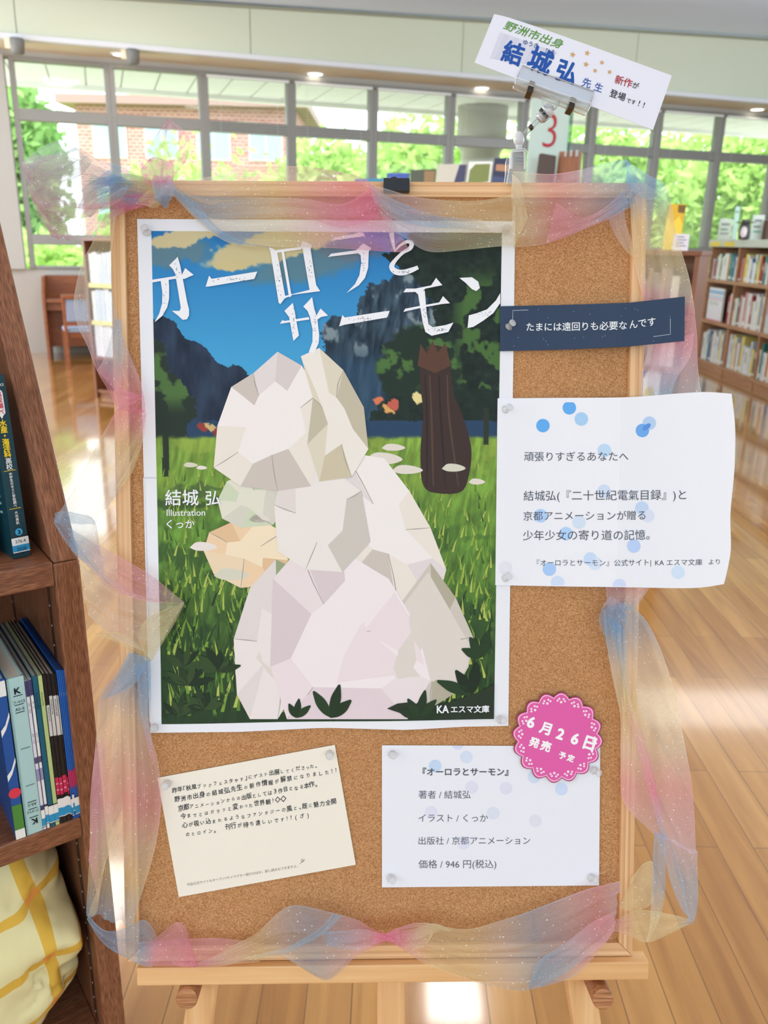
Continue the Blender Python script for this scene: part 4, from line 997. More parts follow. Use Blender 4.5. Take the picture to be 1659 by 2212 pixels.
for _ in range(1500):                                              # grass blades
    y = 1010 + 540 * rg.random() ** .8; x = rg.uniform(338, 1072)
    lf_ = 330 + (y - 499) * .0215; rt_ = 1083 - (y - 503) * .016
    h = 16 + 40 * ((y - 1000) / 550); l = rg.uniform(-.5, .5) * h; w = 1.6 + 2.4 * ((y - 1000) / 550)
    if not (lf_ + 6 < x < rt_ - 6 and lf_ + 4 < x + l < rt_ - 4) or y > 1548: continue
    c = rg.choice(GRB if y < 1300 else GRB[1:] + ((36, 58, 32), (44, 70, 36)))
    po.poly([(x - w, y), (x + w, y), (x + l * .55 + w * .4, y - h * .6), (x + l, y - h), (x + l * .45 - w * .5, y - h * .6)], c, 4)
def stump(lv):
    po.poly(blob([(906, 772), (930, 748), (958, 752), (972, 790), (980, 850), (1000, 900), (1018, 970), (1012, 1030), (996, 1062), (950, 1066), (915, 1050), (908, 980), (914, 900), (908, 830)]), (62, 46, 42), lv)
    po.poly([(902, 790), (908, 742), (922, 764), (934, 736), (946, 762), (962, 740), (974, 790), (940, 806)], (92, 62, 50), lv + 1)
    for k, (a, b) in enumerate(((928, 936), (948, 962), (966, 990), (918, 922))): po.stroke([(a, 810), (a + 4, 900), (b, 1050)], [3, 5, 3], (48, 36, 34) if k % 2 else (84, 64, 54), lv + 1)
stump(5)
def rock(pts, cx, cy, cols, lv, sd):
    """pale angular rock: outline of flat facets around an off-centre ridge"""
    r2 = random.Random(sd); n = len(pts); ring = [(cx + (x - cx) * k_ + r2.uniform(-9, 9), cy + (y - cy) * k_ + r2.uniform(-9, 9)) for x, y in pts for k_ in (r2.uniform(.3, .72),)]
    po.poly(pts, cols[0], lv)
    for k in range(n):
        q = (k + 1) % n; po.poly([pts[k], pts[q], ring[q], ring[k]], cols[r2.randrange(len(cols))], lv + 1)
    po.poly(ring, cols[1], lv + 1)
    for k in range(r2.randrange(3), n, 3): po.stroke([ring[k], ((ring[k][0] + pts[k][0]) / 2 + r2.uniform(-5, 5), (ring[k][1] + pts[k][1]) / 2), pts[k]], [1.2, 2.2, .8], (168, 160, 152), lv + 2, 8)
PAL = [(232, 222, 220), (242, 234, 232), (226, 216, 216), (216, 204, 202), (236, 226, 216), (206, 194, 186)]
TAN = [(236, 212, 180), (244, 224, 194), (226, 190, 150), (238, 206, 170)]
rock([(440, 1190), (452, 1150), (500, 1128), (560, 1120), (612, 1150), (622, 1210), (590, 1262), (520, 1270), (462, 1240)], 530, 1190, TAN, 6, 11)
rock([(470, 1080), (490, 1040), (540, 1018), (600, 1030), (620, 1090), (590, 1134), (520, 1140), (480, 1120)], 545, 1082, [(206, 214, 186), (226, 222, 206), (188, 200, 160), (214, 210, 196)], 6, 12)
rock([(512, 1500), (505, 1380), (540, 1270), (596, 1208), (640, 1230), (660, 1340), (650, 1470), (600, 1553), (540, 1553)], 590, 1390, [(224, 214, 206), (236, 226, 224), (206, 202, 190), (226, 216, 214), (150, 164, 128)], 9, 1)
rock([(690, 1010), (742, 976), (830, 990), (884, 1060), (930, 1140), (964, 1230), (940, 1320), (860, 1330), (760, 1240), (690, 1130)], 830, 1140, PAL, 8, 2)
rock([(860, 1310), (930, 1216), (984, 1290), (1022, 1376), (1012, 1440), (978, 1500), (930, 1530), (860, 1480), (830, 1400)], 930, 1390, [(222, 212, 204), (232, 222, 220), (190, 180, 150), (208, 198, 188), (180, 172, 152)], 11, 3)
rock([(590, 1250), (650, 1180), (740, 1190), (840, 1250), (900, 1350), (930, 1470), (880, 1553), (620, 1553), (584, 1440)], 740, 1380, [(236, 220, 224), (242, 230, 232), (226, 208, 214), (234, 220, 222), (218, 202, 206)], 14, 4)
rock([(592, 1090), (610, 1020), (700, 1000), (780, 1060), (800, 1170), (740, 1236), (660, 1230), (600, 1190)], 690, 1120, [(206, 198, 190), (236, 228, 224), (176, 172, 164), (226, 216, 212)], 17, 5)
rock([(462, 1010), (470, 920), (500, 836), (548, 806), (600, 760), (652, 790), (690, 850), (700, 950), (672, 1050), (600, 1060), (520, 1050)], 590, 920, PAL, 20, 6)
rock([(650, 770), (690, 752), (742, 800), (786, 880), (796, 970), (760, 1030), (690, 1040), (664, 960), (676, 860)], 720, 900, [(222, 212, 192), (238, 230, 222), (206, 194, 168), (228, 218, 206), (196, 186, 164)], 23, 7)
for x, y, w_, h_ in ((830, 990, 40, 12), (880, 1014, 34, 9), (812, 1024, 28, 8), (850, 966, 26, 7), (980, 1010, 26, 8), (440, 1180, 30, 9), (412, 1004, 16, 5), (436, 1010, 12, 4), (500, 1240, 38, 12), (560, 1120, 22, 8), (1030, 1040, 18, 6)):
    po.poly(blob([(x - w_, y + h_ * .3), (x - w_ * .5, y - h_), (x + w_ * .4, y - h_ * .8), (x + w_, y + h_ * .2), (x + w_ * .4, y + h_), (x - w_ * .5, y + h_)], 30), rg.choice(((226, 216, 206), (214, 210, 192), (232, 222, 216))), 7)
def leaf(x, y, l, w, a, c, lv):
    ca, sa = cos(R_(a)), sin(R_(a)); o = [(0, 0), (.25, .8), (.55, 1), (.8, .6), (1, 0), (.8, -.6), (.55, -1), (.25, -.8)]
    P = [(x + t * l * ca - s * w * sa, y - t * l * sa - s * w * ca) for t, s in o]
    if all(345 < p[0] < 1070 and p[1] < 1553 for p in P): po.poly([tuple(p) for p in smoothc(P + [P[0]], 30)[:-1]], c, lv)
for x, y in ((385, 1545), (405, 1480), (395, 1440), (440, 1530), (470, 1450)):
    for a in range(15, 200, 31): leaf(x, y, rg.uniform(34, 60), rg.uniform(6, 10), a + rg.uniform(-8, 8), rg.choice(((40, 58, 32), (30, 46, 26), (52, 74, 38))), 25)
for x, y, s in ((715, 1550, 74), (1020, 1500, 80), (1040, 1420, 66), (640, 1550, 50), (905, 1548, 60)):
    for a in (10, 45, 80, 120, 160): leaf(x, y, s * rg.uniform(.7, 1.05), s * .15, a + rg.uniform(-6, 6), rg.choice(((34, 52, 28), (28, 42, 26), (38, 60, 32))), 26)
po.poly([(836, 1530), (858, 1519), (884, 1516), (912, 1521), (940, 1523), (970, 1516), (1000, 1506), (1030, 1496), (1067, 1476), (1066, 1552), (900, 1553), (866, 1540)], (42, 52, 36), 27)
# title lettering, cut glyph by glyph with wedge-shaped ends
TW = (240, 240, 246)
for q in ([(180, 548), (370, 518), (430, 505), (455, 452), (525, 507), (450, 540), (370, 540), (180, 570)], [(325, 430), (395, 360), (415, 430), (428, 500), (440, 560), (470, 720), (487, 790), (487, 835), (470, 868), (435, 873), (400, 840), (348, 800), (410, 800), (420, 775), (400, 650), (375, 500), (355, 460)],
          [(255, 545), (320, 535), (325, 600), (325, 700), (310, 770), (270, 840), (207, 892), (245, 820), (268, 740), (270, 650)], [(622, 603), (650, 513), (670, 540), (980, 490), (1042, 480), (1018, 540), (650, 602)],
          [(1133, 275), (1195, 310), (1205, 330), (1270, 690), (1230, 745), (1215, 735), (1150, 330)], [(1237, 318), (1258, 310), (1320, 680), (1300, 690)], [(1195, 305), (1400, 280), (1400, 300), (1200, 328)],
          [(1390, 275), (1410, 230), (1485, 265), (1475, 300), (1520, 590), (1553, 640), (1470, 650), (1440, 480), (1410, 300)], [(1260, 680), (1470, 628), (1552, 640), (1330, 668), (1262, 700)],
          [(1262, 800), (1330, 735), (1345, 800), (1380, 1000), (1335, 1045), (1320, 960), (1300, 850)], [(1225, 905), (1245, 875), (1265, 882), (1460, 850), (1465, 870), (1270, 898)],
          [(1415, 765), (1487, 688), (1500, 760), (1530, 870), (1545, 1000), (1540, 1060), (1505, 1145), (1460, 1135), (1490, 1050), (1490, 950), (1470, 850), (1450, 800)], [(1510, 860), (1555, 780), (1617, 838), (1560, 850), (1525, 875)]):
    po.poly(SC1(q), TW, 29)
for q in ([(130, 228), (155, 198), (330, 170), (345, 158), (385, 158), (400, 188), (150, 222)], [(105, 355), (130, 328), (330, 300), (355, 275), (385, 245), (452, 285), (430, 310), (425, 440), (400, 520), (350, 580), (253, 640), (320, 570), (355, 500), (370, 400), (365, 340), (345, 325), (130, 350)],
          [(195, 905), (220, 815), (240, 835), (560, 785), (597, 783), (575, 835), (240, 892)], [(705, 635), (725, 605), (800, 605), (925, 580), (965, 520), (1015, 578), (880, 605), (860, 625), (820, 650), (800, 632)],
          [(705, 790), (720, 765), (850, 740), (990, 715), (1020, 665), (1075, 722), (1010, 728), (860, 755)], [(820, 640), (875, 620), (890, 800), (905, 890), (940, 912), (1040, 895), (1103, 875), (1062, 950), (930, 980), (880, 950), (860, 880)],
          [(1150, 520), (1250, 515), (1300, 550), (1313, 600), (1285, 625), (1250, 610), (1200, 560)], [(1215, 918), (1225, 818), (1290, 800), (1370, 770), (1440, 700), (1475, 640), (1475, 720), (1420, 800), (1340, 860), (1260, 910)]):
    po.poly(SC2(q), TW, 29)
po.stroke(SC2([(610, 160), (620, 230), (636, 305)]), [11, 8, 4], TW, 29)
po.stroke(SC2([(632, 312), (680, 262), (735, 232), (770, 245), (758, 285), (700, 320), (640, 380), (612, 430), (640, 468), (700, 478), (770, 458), (822, 436)]), [4, 5, 7, 10, 8, 7, 8, 11, 13, 12, 11, 8], TW, 29, 60)
for _ in range(150):                                              # worn specks in the lettering
    k = rg.choice(((385, 440, 20, 140), (290, 700, 18, 130), (840, 545, 150, 14), (1215, 560, 24, 130), (1465, 470, 22, 130), (1340, 900, 24, 100), (1505, 900, 20, 150)))
    x, y = rg.gauss(k[0], k[2] * .5), rg.gauss(k[1], k[3] * .5); s = rg.uniform(1, 4.5); po.poly(SC1([(x - s, y), (x, y - s * 1.3), (x + s, y + s * .2), (x, y + s)]), (52, 70, 92), 30)
for _ in range(120):
    k = rg.choice(((390, 430, 16, 110), (400, 845, 130, 16), (875, 780, 18, 130), (980, 935, 80, 14), (1350, 810, 90, 24), (720, 470, 60, 12)))
    x, y = rg.gauss(k[0], k[2] * .5), rg.gauss(k[1], k[3] * .5); s = rg.uniform(1, 4.5); po.poly(SC2([(x - s, y), (x, y - s * 1.3), (x + s, y + s * .2), (x, y + s)]), (44, 58, 62), 30)
po.text('結城', 358, 1089, 430, 1088.5, TW, .012, lv=29); po.text('弘', 445, 1088.5, 476.5, 1088, TW, .012, lv=29)
po.text('Illustration', 361, 1114, 444, 1113.5, TW, .006, lv=29); po.text('くっか', 361, 1140, 421, 1139.5, TW, .012, lv=29)
po.text('KA', 943, 1538.5, 969, 1538, TW, .03, lv=50, sy=1.15); po.text('エスマ文庫', 973, 1537, 1056, 1536, TW, .025, lv=50)
pobj = po.build('poster', 'large printed poster with white brush title over a meadow landscape on the cork board', 'poster', M_paper)
NX, NY = 330, 460
tl, tr, br, bl = (np.array(q, float) for q in ((327, 499), (1084, 503), (1067, 1553), (350, 1563)))
a = np.linspace(0, 1, NX + 1)[None, :, None]; b = np.linspace(0, 1, NY + 1)[:, None, None]
PX = (tl * (1 - a) + tr * a) * (1 - b) + (bl * (1 - a) + br * a) * b
colr = paint(PX[..., 0], PX[..., 1]) / 255.0; colr = np.where(colr <= .04045, colr / 12.92, ((colr + .055) / 1.055) ** 2.4)
pm = MB(); vs = []
for j in range(NY + 1):
    for i in range(NX + 1):
        u, v = bp(PX[j, i, 0], PX[j, i, 1], CORKW + .0009); q = po.at(u, v, 2); vs.append((q[0] - po.c[0], q[1] - po.c[1], q[2]))
m_ = NX + 1
pm.add(vs, [(j * m_ + i, (j + 1) * m_ + i, (j + 1) * m_ + i + 1, j * m_ + i + 1) for j in range(NY) for i in range(NX)])
pic = build('picture', pm, M_paper, pobj)
ca = pic.data.color_attributes.new('Col', 'FLOAT_COLOR', 'POINT')
ca.data.foreach_set('color', np.concatenate([colr, np.ones(colr.shape[:2] + (1,))], -1).astype(np.float32).ravel())

# ------------------------------------------------------------------ navy strip, note, info sheet, postcard, badge
SC7 = lambda x, y: (1060 + x / 3.016, 620 + y / 3.016)
def lift(k, w0=CORKW + .0030):
    return lambda u, v: w0 + (.0135 * min(1, max(0, (u - .17) / .1)) ** 1.5 + max(0, u - .285) ** 2 * k)
st = Sheet(lift(.7, CORKW + .0034))
st.body([SC7(60, 125), SC7(480, 116), SC7(900, 102), SC7(1265, 62)], [SC7(60, 418), SC7(480, 408), SC7(880, 390), SC7(1262, 352)], 30, 6, (50, 66, 92))
NW = (236, 238, 242)
st.text('たまには遠回りも必要な', 1137, 713.6, 1354, 710.5, NW, .012); st.text('んです', 1360, 709, 1417, 701.5, NW, .012, shear=.0)
st.stroke([SC7(143, 215), SC7(143, 153), SC7(245, 150)], 1.1, (190, 198, 210), 2, smooth=False); st.stroke([SC7(1170, 205), SC7(1170, 308), SC7(1060, 323)], 1.1, (190, 198, 210), 2, smooth=False)
for x, y in ((310, 148), (540, 160), (645, 176), (850, 190), (878, 140), (940, 145), (958, 152), (180, 330), (345, 338), (360, 352), (372, 375), (545, 335), (605, 328), (728, 325), (745, 318), (150, 385), (1060, 352), (1168, 192), (375, 200)): st.disc(*SC7(x, y), .9, (150, 165, 185), 2, 8)
st.build('motto_strip', 'narrow navy paper strip with white lettering, overhanging the right edge of the board', 'sign', M_paper)
no_ = Sheet(lift(1.15, CORKW + .0026))
rc_ = np.array([SC7(1570, 695), SC7(1592, 900), SC7(1592, 1080), SC7(1585, 1230), SC7(1562, 1480), SC7(1565, 1700), SC7(1545, 1830), SC7(1520, 1935)]); rp = smoothc(rc_, 60)
no_.body(smoothc([SC7(45, 725), SC7(470, 722), SC7(890, 718), SC7(1200, 695), SC7(1400, 684), SC7(1570, 695)], 50), smoothc([SC7(30, 1942), SC7(420, 1950), SC7(800, 1955), SC7(1250, 1962), SC7(1400, 1955), SC7(1520, 1935)], 50), 40, 30, (238, 238, 245), right=lambda t: rp[min(59, int(t * 59.99))])
for x, y, c, cut in ((340, 903, (98, 172, 240), None), (512, 787, (98, 172, 240), (751, 900)), (590, 860, (168, 206, 242), None), (1033, 887, (182, 207, 238), None), (988, 935, (112, 170, 236), None), (740, 1065, (188, 216, 244), None),
                     (738, 1330, (206, 220, 242), None), (1022, 1490, (218, 224, 242), None), (985, 1440, (194, 214, 242), None), (325, 1490, (176, 208, 246), None), (575, 1532, (210, 224, 242), None), (490, 1607, (176, 208, 246), None), (932, 1687, (186, 208, 246), None),
                     (680, 1800, (214, 226, 244), None), (648, 1772, (198, 218, 246), None), (382, 1838, (168, 202, 246), None), (435, 1925, (208, 222, 246), (1880, 1944)), (1220, 1858, (208, 226, 246), None), (838, 1945, (210, 220, 246), (1900, 1950)), (95, 1830, (228, 228, 236), None)):
    r_ = 44 / 3.016; no_.disc(*SC7(x, y), r_, c, 1 if c[0] > 190 else 2, cut=None if cut is None else (SC7(0, cut[0])[1], SC7(0, cut[1])[1]))
no_.poly([SC7(1015 + 28 * cos(t), 912 + 20 * sin(t) - .5 * 28 * cos(t)) for t in [2 * pi * k / 16 for k in range(16)]], (92, 148, 224), 3)
IK = (78, 78, 90)
no_.text('頑張りすぎるあなたへ', 1132, 994.5, 1357, 994, IK, 0, lv=4); no_.text('結城弘(『二十世紀電氣目録』)と', 1131, 1080, 1482, 1077.5, IK, 0, lv=4)
no_.text('京都アニメーションが贈る', 1130.6, 1123, 1394, 1121, IK, 0, lv=4); no_.text('少年少女の寄り道の記憶。', 1129.6, 1165.5, 1403, 1164, IK, 0, lv=4)
no_.text('『オーロラとサーモン』公式サイト|', 1159.5, 1221.5, 1406, 1220.5, IK, 0, lv=4); no_.text('KA エスマ文庫', 1415, 1221, 1517, 1220, IK, 0, lv=4); no_.text('より', 1531, 1219, 1555, 1218, IK, 0, lv=4)
no_.build('message_note', 'large white note with blue dots curling over the right side of the board', 'note', M_paper)
inf = Sheet(lambda u, v: CORKW + .001)
inf.body([(825, 1610), (1296.5, 1612)], [(825, 1917), (1294, 1912.7)], 8, 6, (236, 236, 244))
SC6 = lambda x, y: (800 + x / 3.072, 1470 + y / 3.072)
for x, y, c, cut in ((430, 567, (196, 216, 242), None), (637, 508, (213, 223, 242), None), (580, 415, (212, 218, 242), (432, 470)), (1085, 640, (211, 223, 242), None), (1268, 720, (206, 221, 246), None), (673, 710, (224, 223, 240), None), (900, 715, (224, 223, 240), None), (403, 875, (226, 224, 242), None), (815, 880, (220, 225, 238), None), (1095, 930, (226, 225, 236), None), (620, 1080, (224, 225, 243), None)):
    inf.disc(*SC6(x, y), 42 / 3.072, c, 1, cut=None if cut is None else (SC6(0, cut[0])[1], SC6(0, cut[1])[1]))
GK = (98, 98, 106)
inf.text('『オーロラとサーモン』', 913, 1674, 1098, 1674, (84, 84, 90), .02); inf.text('著者 / 結城弘', 904, 1723.5, 1016.5, 1723.5, GK, 0); inf.text('イラスト / くっか', 904, 1774, 1054, 1774, GK, 0)
inf.text('出版社 / 京都アニメーション', 904, 1823, 1145, 1822.5, GK, 0); inf.text('価格 / 946 円(税込)', 904, 1874, 1072, 1873.5, GK, 0)
inf.build('info_sheet', 'white printed sheet with five lines of book details at the lower right of the board', 'sheet of paper', M_paper)
SC5 = lambda x, y: (330 + x / 3.687, 1590 + y / 3.687)
pc_ = Sheet(lambda u, v: CORKW + .001)
pc_.body([SC5(37, 333), SC5(1450, 70)], [SC5(207, 1283), SC5(1617, 1025)], 8, 6, (242, 234, 220))
rh = random.Random(12); HK = (34, 34, 42)
for s_, p, q, off in (('昨年「秋風ブックフェスタやす」にゲスト出展してくださった、', (155, 455), (1315, 245), .012), ('野洲市出身の結城弘先生の新作情報が解禁になりました!!', (170, 525), (1475, 285), .012), ('京都アニメーションからの出版としては3作目となる本作。', (205, 595), (1315, 395), .012),
                      ('今までとはガラッと変わった世界観!◇◇', (220, 662), (1065, 510), .012), ('心が吸い込まれるようなファンタジーの風と、既に魅力全開', (235, 730), (1465, 532), .012), ('のヒロイン。', (255, 797), (510, 762), .012), ('刊行が待ち遠しいです!!(ざ)', (572, 745), (1262, 642), .012)):
    pc_.hand(s_, *SC5(*p), *SC5(*q), HK, 50 / 3.687, rh, off)
pc_.text('作品公式サイトもオープン!!キャラクター紹介のほか、試し読みもできますよ。', *SC5(275, 1192), *SC5(1155, 1042), (130, 126, 120), 0)
pc_.stroke([SC5(1172, 1018), SC5(1188, 1002), SC5(1200, 988), SC5(1190, 978), SC5(1182, 990), SC5(1196, 1000), SC5(1214, 982)], .8, (90, 88, 86), 3, 30)
pc_.build('handwritten_card', 'tilted cream card with six lines of black handwriting at the lower left', 'card', M_paper)
bd_ = Sheet(lambda u, v: CORKW + .0045)
BX, BY = SC6(1243, 378)
def scal(r, b, n=16, ph=.1): return [(BX + (r + b * abs(sin(n / 2 * (t + ph)))) * cos(t), BY + (r + b * abs(sin(n / 2 * (t + ph)))) * sin(t)) for t in [2 * pi * k / 320 for k in range(320)]]
cu_, cv_ = bd_.uv(BX, BY); bd_.c = (cu_, cv_)
sp_ = scal(88, 10.5); fr_ = [bd_.at(*bd_.uv(*p)) for p in sp_]; bk_ = [(a, b, c - .0012) for a, b, c in fr_]; n = len(fr_)
bd_.mb.add(fr_ + bk_, [tuple(range(n))[::-1], tuple(range(n, 2 * n))] + [(i, (i + 1) % n, n + (i + 1) % n, n + i) for i in range(n)], L3((150, 60, 84)))
bd_.poly(scal(86.6, 10.3), (228, 98, 170), 1); bd_.poly(scal(84.8, 10), (246, 222, 236), 2); bd_.poly(scal(83.4, 9.8), (226, 96, 168), 3)
for k in range(16):
    t = 2 * pi * (k + .5) / 16 - .1
    for dt, rr in ((0, 77), (-.055, 84), (.055, 84), (-.1, 80), (.1, 80)): bd_.disc(BX + rr * cos(t + dt), BY + rr * sin(t + dt), 2.3 if dt else 2.8, (248, 226, 238), 4, 10)
PW = (250, 246, 248)
for ch_, x, y, s_ in (('6', 1056, 308, 100), ('月', 1152, 346, 90), ('2', 1250, 386, 100), ('6', 1347, 418, 100), ('日', 1443, 450, 90), ('発', 1080, 434, 82), ('売', 1156, 460, 82), ('予', 1268, 514, 58), ('定', 1324, 532, 58)):
    a = R_(18); w_ = s_ * (.5 if ch_ in '26' else .84); p = SC6(x - w_ / 2 * cos(a), y - w_ / 2 * sin(a)); q = SC6(x + w_ / 2 * cos(a), y + w_ / 2 * sin(a))
    bd_.text(ch_, *p, *q, PW, .045, lv=5, res=4)
bd_.build('date_badge', 'round pink scalloped badge with white date lettering overlapping the info sheet', 'badge', M_paper)

# ------------------------------------------------------------------ tilted name card held by the clear clip
SCC = lambda x, y: (1020 + x / 3.687, 20 + y / 3.687)
sc_ = Sheet(lambda u, v: .018 + .35 * max(0, .16 - u) ** 2)
sc_.body(smoothc([SCC(175, 38), SCC(330, 78), SCC(800, 240), SCC(1590, 528)], 30), smoothc([SCC(18, 425), SCC(400, 570), SCC(800, 715), SCC(1440, 962)], 30), 24, 8, (232, 232, 244))
for k in range(12): sc_.poly([SCC(222 + 38 * k, 181 + 13.6 * k), SCC(260 + 38 * k, 194.6 + 13.6 * k), SCC(180 + 38 * k - max(0, k - 8) * 4, 396 + 6 * k), SCC(142 + 38 * k - max(0, k - 8) * 4, 390 + 6 * k)], (210, 210, 227) if k % 2 else (216, 216, 231), 1)
for s_, p, q, c, off, sy, sh in (('野洲市出身', (245, 150), (705, 312), (96, 150, 62), .012, .8, .25), ('結', (225, 392), (385, 444), (36, 84, 168), .032, 1.05, 0), ('城', (428, 448), (606, 520), (36, 84, 168), .032, 1.05, 0), ('弘', (655, 540), (812, 590), (36, 84, 168), .032, 1.05, 0), ('ゆうき', (402, 276), (520, 312), (52, 70, 120), .01, 1, 0), ('ひろ', (580, 342), (652, 362), (52, 70, 120), .01, 1, 0),
                            ('先', (868, 606), (938, 628), (60, 92, 170), .01, 1, 0), ('生', (966, 640), (1030, 662), (60, 92, 170), .01, 1, 0), ('新作', (1130, 582), (1265, 624), (176, 52, 62), .015, 1, 0), ('が', (1272, 622), (1320, 636), (40, 40, 46), .012, 1, 0), ('登場', (1090, 688), (1212, 730), (40, 40, 46), .012, 1, 0), ('です', (1226, 738), (1296, 760), (40, 40, 46), .012, 1, 0), ('!', (1318, 768), (1326, 771), (40, 40, 46), .012, 1, 0), ('!', (1356, 782), (1364, 785), (40, 40, 46), .012, 1, 0)):
    sc_.text(s_, *SCC(*p), *SCC(*q), c, off, sy, 4, sh)
for x, y, r_ in ((800, 362, 25), (916, 350, 25), (906, 440, 25), (1033, 425, 21), (978, 490, 21), (1094, 500, 21)):
    sc_.poly([SCC(x + (r_ if k % 2 == 0 else r_ * .45) * cos(pi * k / 5 - pi / 2 + .3), y + (r_ if k % 2 == 0 else r_ * .45) * sin(pi * k / 5 - pi / 2 + .3)) for k in range(10)], (212, 164, 112), 3)
sc_.build('name_card', 'tilted white card with large blue lettering and gold stars held by the clear clip', 'card', M_paper)

def clear_mat(name, rgb, fac, ior=1.45, rough=.05, gl=.8):
    m = bpy.data.materials.new(name); m.use_nodes = True; nt = m.node_tree; p = nt.nodes['Principled BSDF']; out = nt.nodes['Material Output']
    p.inputs['Base Color'].default_value = L4(rgb); p.inputs['Roughness'].default_value = rough; p.inputs['IOR'].default_value = 1.6
    t = N(nt, 'ShaderNodeBsdfTransparent'); t.inputs[0].default_value = L4((247, 248, 248)); fr = N(nt, 'ShaderNodeFresnel'); fr.inputs[0].default_value = ior
    md = N(nt, 'ShaderNodeMath', operation='MULTIPLY_ADD', use_clamp=True); nt.links.new(fr.outputs[0], md.inputs[0]); md.inputs[1].default_value = gl; md.inputs[2].default_value = fac
    mx = N(nt, 'ShaderNodeMixShader'); nt.links.new(md.outputs[0], mx.inputs[0]); nt.links.new(t.outputs[0], mx.inputs[1]); nt.links.new(p.outputs[0], mx.inputs[2]); nt.links.new(mx.outputs[0], out.inputs[0])
    return m
M_clear = clear_mat('clear_plastic', (228, 230, 230), .16)
M_thin = clear_mat('clear_sheet', (240, 240, 244), .05, 1.2, gl=.5)
M_milk = plain('milky_plastic', (232, 232, 234), .25, trans=.3)
M_steel = plain('steel', (176, 174, 170), .22, metal=1)
M_dsteel = plain('dark_steel', (70, 64, 58), .3, metal=.8)
cu0, cv0 = bp(1121, 392, .0)
cm_ = BF @ T3(cu0, cv0, 0); cmi = T3(-cu0, -cv0, 0)
cs = empty('sign_clip', 'clear plastic jointed clip gripping the top of the frame and holding the name card', 'clip', cm_)
def B3(x, y, w): u, v = bp(x, y, w); return Vector((u, v, w))
def pp(pts, w): return [B3(x, y, w).xy for x, y in pts]
W1 = .008
bpts = pp([(1101, 330), (1104, 322), (1134, 320), (1139, 326), (1137, 352), (1139, 396), (1094, 398), (1100, 360)], W1)
for w0, w1, nm in ((.0055, .0085, 'front_jaw'), (-.0215, -.0185, 'rear_jaw')):
    build(nm, MB().prism(bpts, w0, w1, fh), M_clear, cs, M=cmi, bevel=.0008)
rb_ = MB()
for yy in (334, 345, 352, 359): a = B3(1108, yy, 0); b = B3(1132, yy, 0); rb_.box(a.x, b.x, a.y - .0009, a.y + .0009, -.0185, .0098)
build('jaw_rib', rb_, M_clear, cs, M=cmi)
fr2 = MB(); q = [B3(x, y, .010) for x, y in ((1104, 366), (1106, 328), (1133, 326), (1134, 366))]
fr2.tube(q, .0016, 8); build('spring_wire', fr2, M_milk, cs, M=cmi)
lo, hi = B3(1121, 301, .004), B3(1179, 244, .012)
jn = MB(); jn.ball(lo, .0062, .0086, .0062); jn.cyl(lo - Vector((0, .013, 0)), lo, .0035); build('lower_joint', jn, M_milk, cs, M=cmi)
build('arm', MB().cyl(lo, hi, .0027, n=14), M_clear, cs, M=cmi)
md_ = lo + (hi - lo) * .45; dv = (hi - lo).normalized()
build('arm_band', MB().cyl(md_ - dv * .002, md_ + dv * .002, .0031, n=14), M_dsteel, cs, M=cmi)
uj = build('upper_joint', MB().ball(hi + dv * .003, .0072, .0076, .0072).cyl(hi - dv * .010, hi - dv * .001, .0050, .0068, n=20), M_milk, cs, M=cmi)
lbm = MB().cyl(hi - dv * .0078, hi - dv * .0015, .0064, .0072, n=24, col=L3((176, 178, 176)))
v, f = glyphs('野洲市', .03, 2); ctr = hi - dv * .0046; ex = Vector((dv.y, -dv.x, 0)); ey = dv; sz = .0046; mxx = v[:, 0].max()
lbm.add([ctr + ex * float((a - mxx / 2) * sz) + ey * float((b - .4) * sz) + Vector((0, 0, .0074)) for a, b in v], f, L3((40, 40, 40)))
build('label_band', lbm, M_print, uj, label='grey label with black lettering')
G0 = .020
jaw = pp([SCC(400, 445), SCC(972, 655), SCC(915, 825), SCC(332, 605)], G0)
tub = pp([SCC(345, 555), SCC(945, 762), SCC(915, 825), SCC(332, 605)], G0)
build('jaw_sheet', MB().prism(jaw, .0195, .0205, fh), M_thin, cs, M=cmi)
build('jaw_bar', MB().prism(tub, .0215, .0255, fh).prism(tub, .010, .0145, fh), M_clear, cs, M=cmi, bevel=.0012)
e1_ = B3(*SCC(400, 445), .0206); e2_ = B3(*SCC(972, 655), .0206); e3_ = B3(*SCC(918, 825), .0206); e0_ = B3(*SCC(332, 605), .0206)
build('jaw_edge', MB().tube([e0_, e1_, e2_, e3_], .0006, 6), M_steel, cs, M=cmi)
for a, b in ((478, 615), (806, 745)):
    q = pp([SCC(a - 18, b - 50), SCC(a + 24, b - 34), SCC(a + 4, b + 50), SCC(a - 42, b + 34)], .026); h_ = [Vector(p) for p in q]
    m01 = [h_[0] * .5 + h_[3] * .5, h_[1] * .5 + h_[2] * .5]
    sp = build('spring', MB().prism([h_[0], h_[1], m01[1], m01[0]], .008, .0268, fh), M_steel, cs, M=cmi, bevel=.0006)
    build('spring_foot', MB().prism([m01[0], m01[1], h_[2], h_[3]], .008, .0266, fh), M_dsteel, sp, M=None, bevel=.0006)
br = [B3(*SCC(*p), .018) for p in ((553, 650), (575, 762), (600, 786), (652, 790), (712, 700))]
build('bracket', MB().tube(br, .0021, 10).tube([B3(*SCC(600, 780), .018), hi + dv * .006], .002, 8), M_clear, cs, M=cmi)

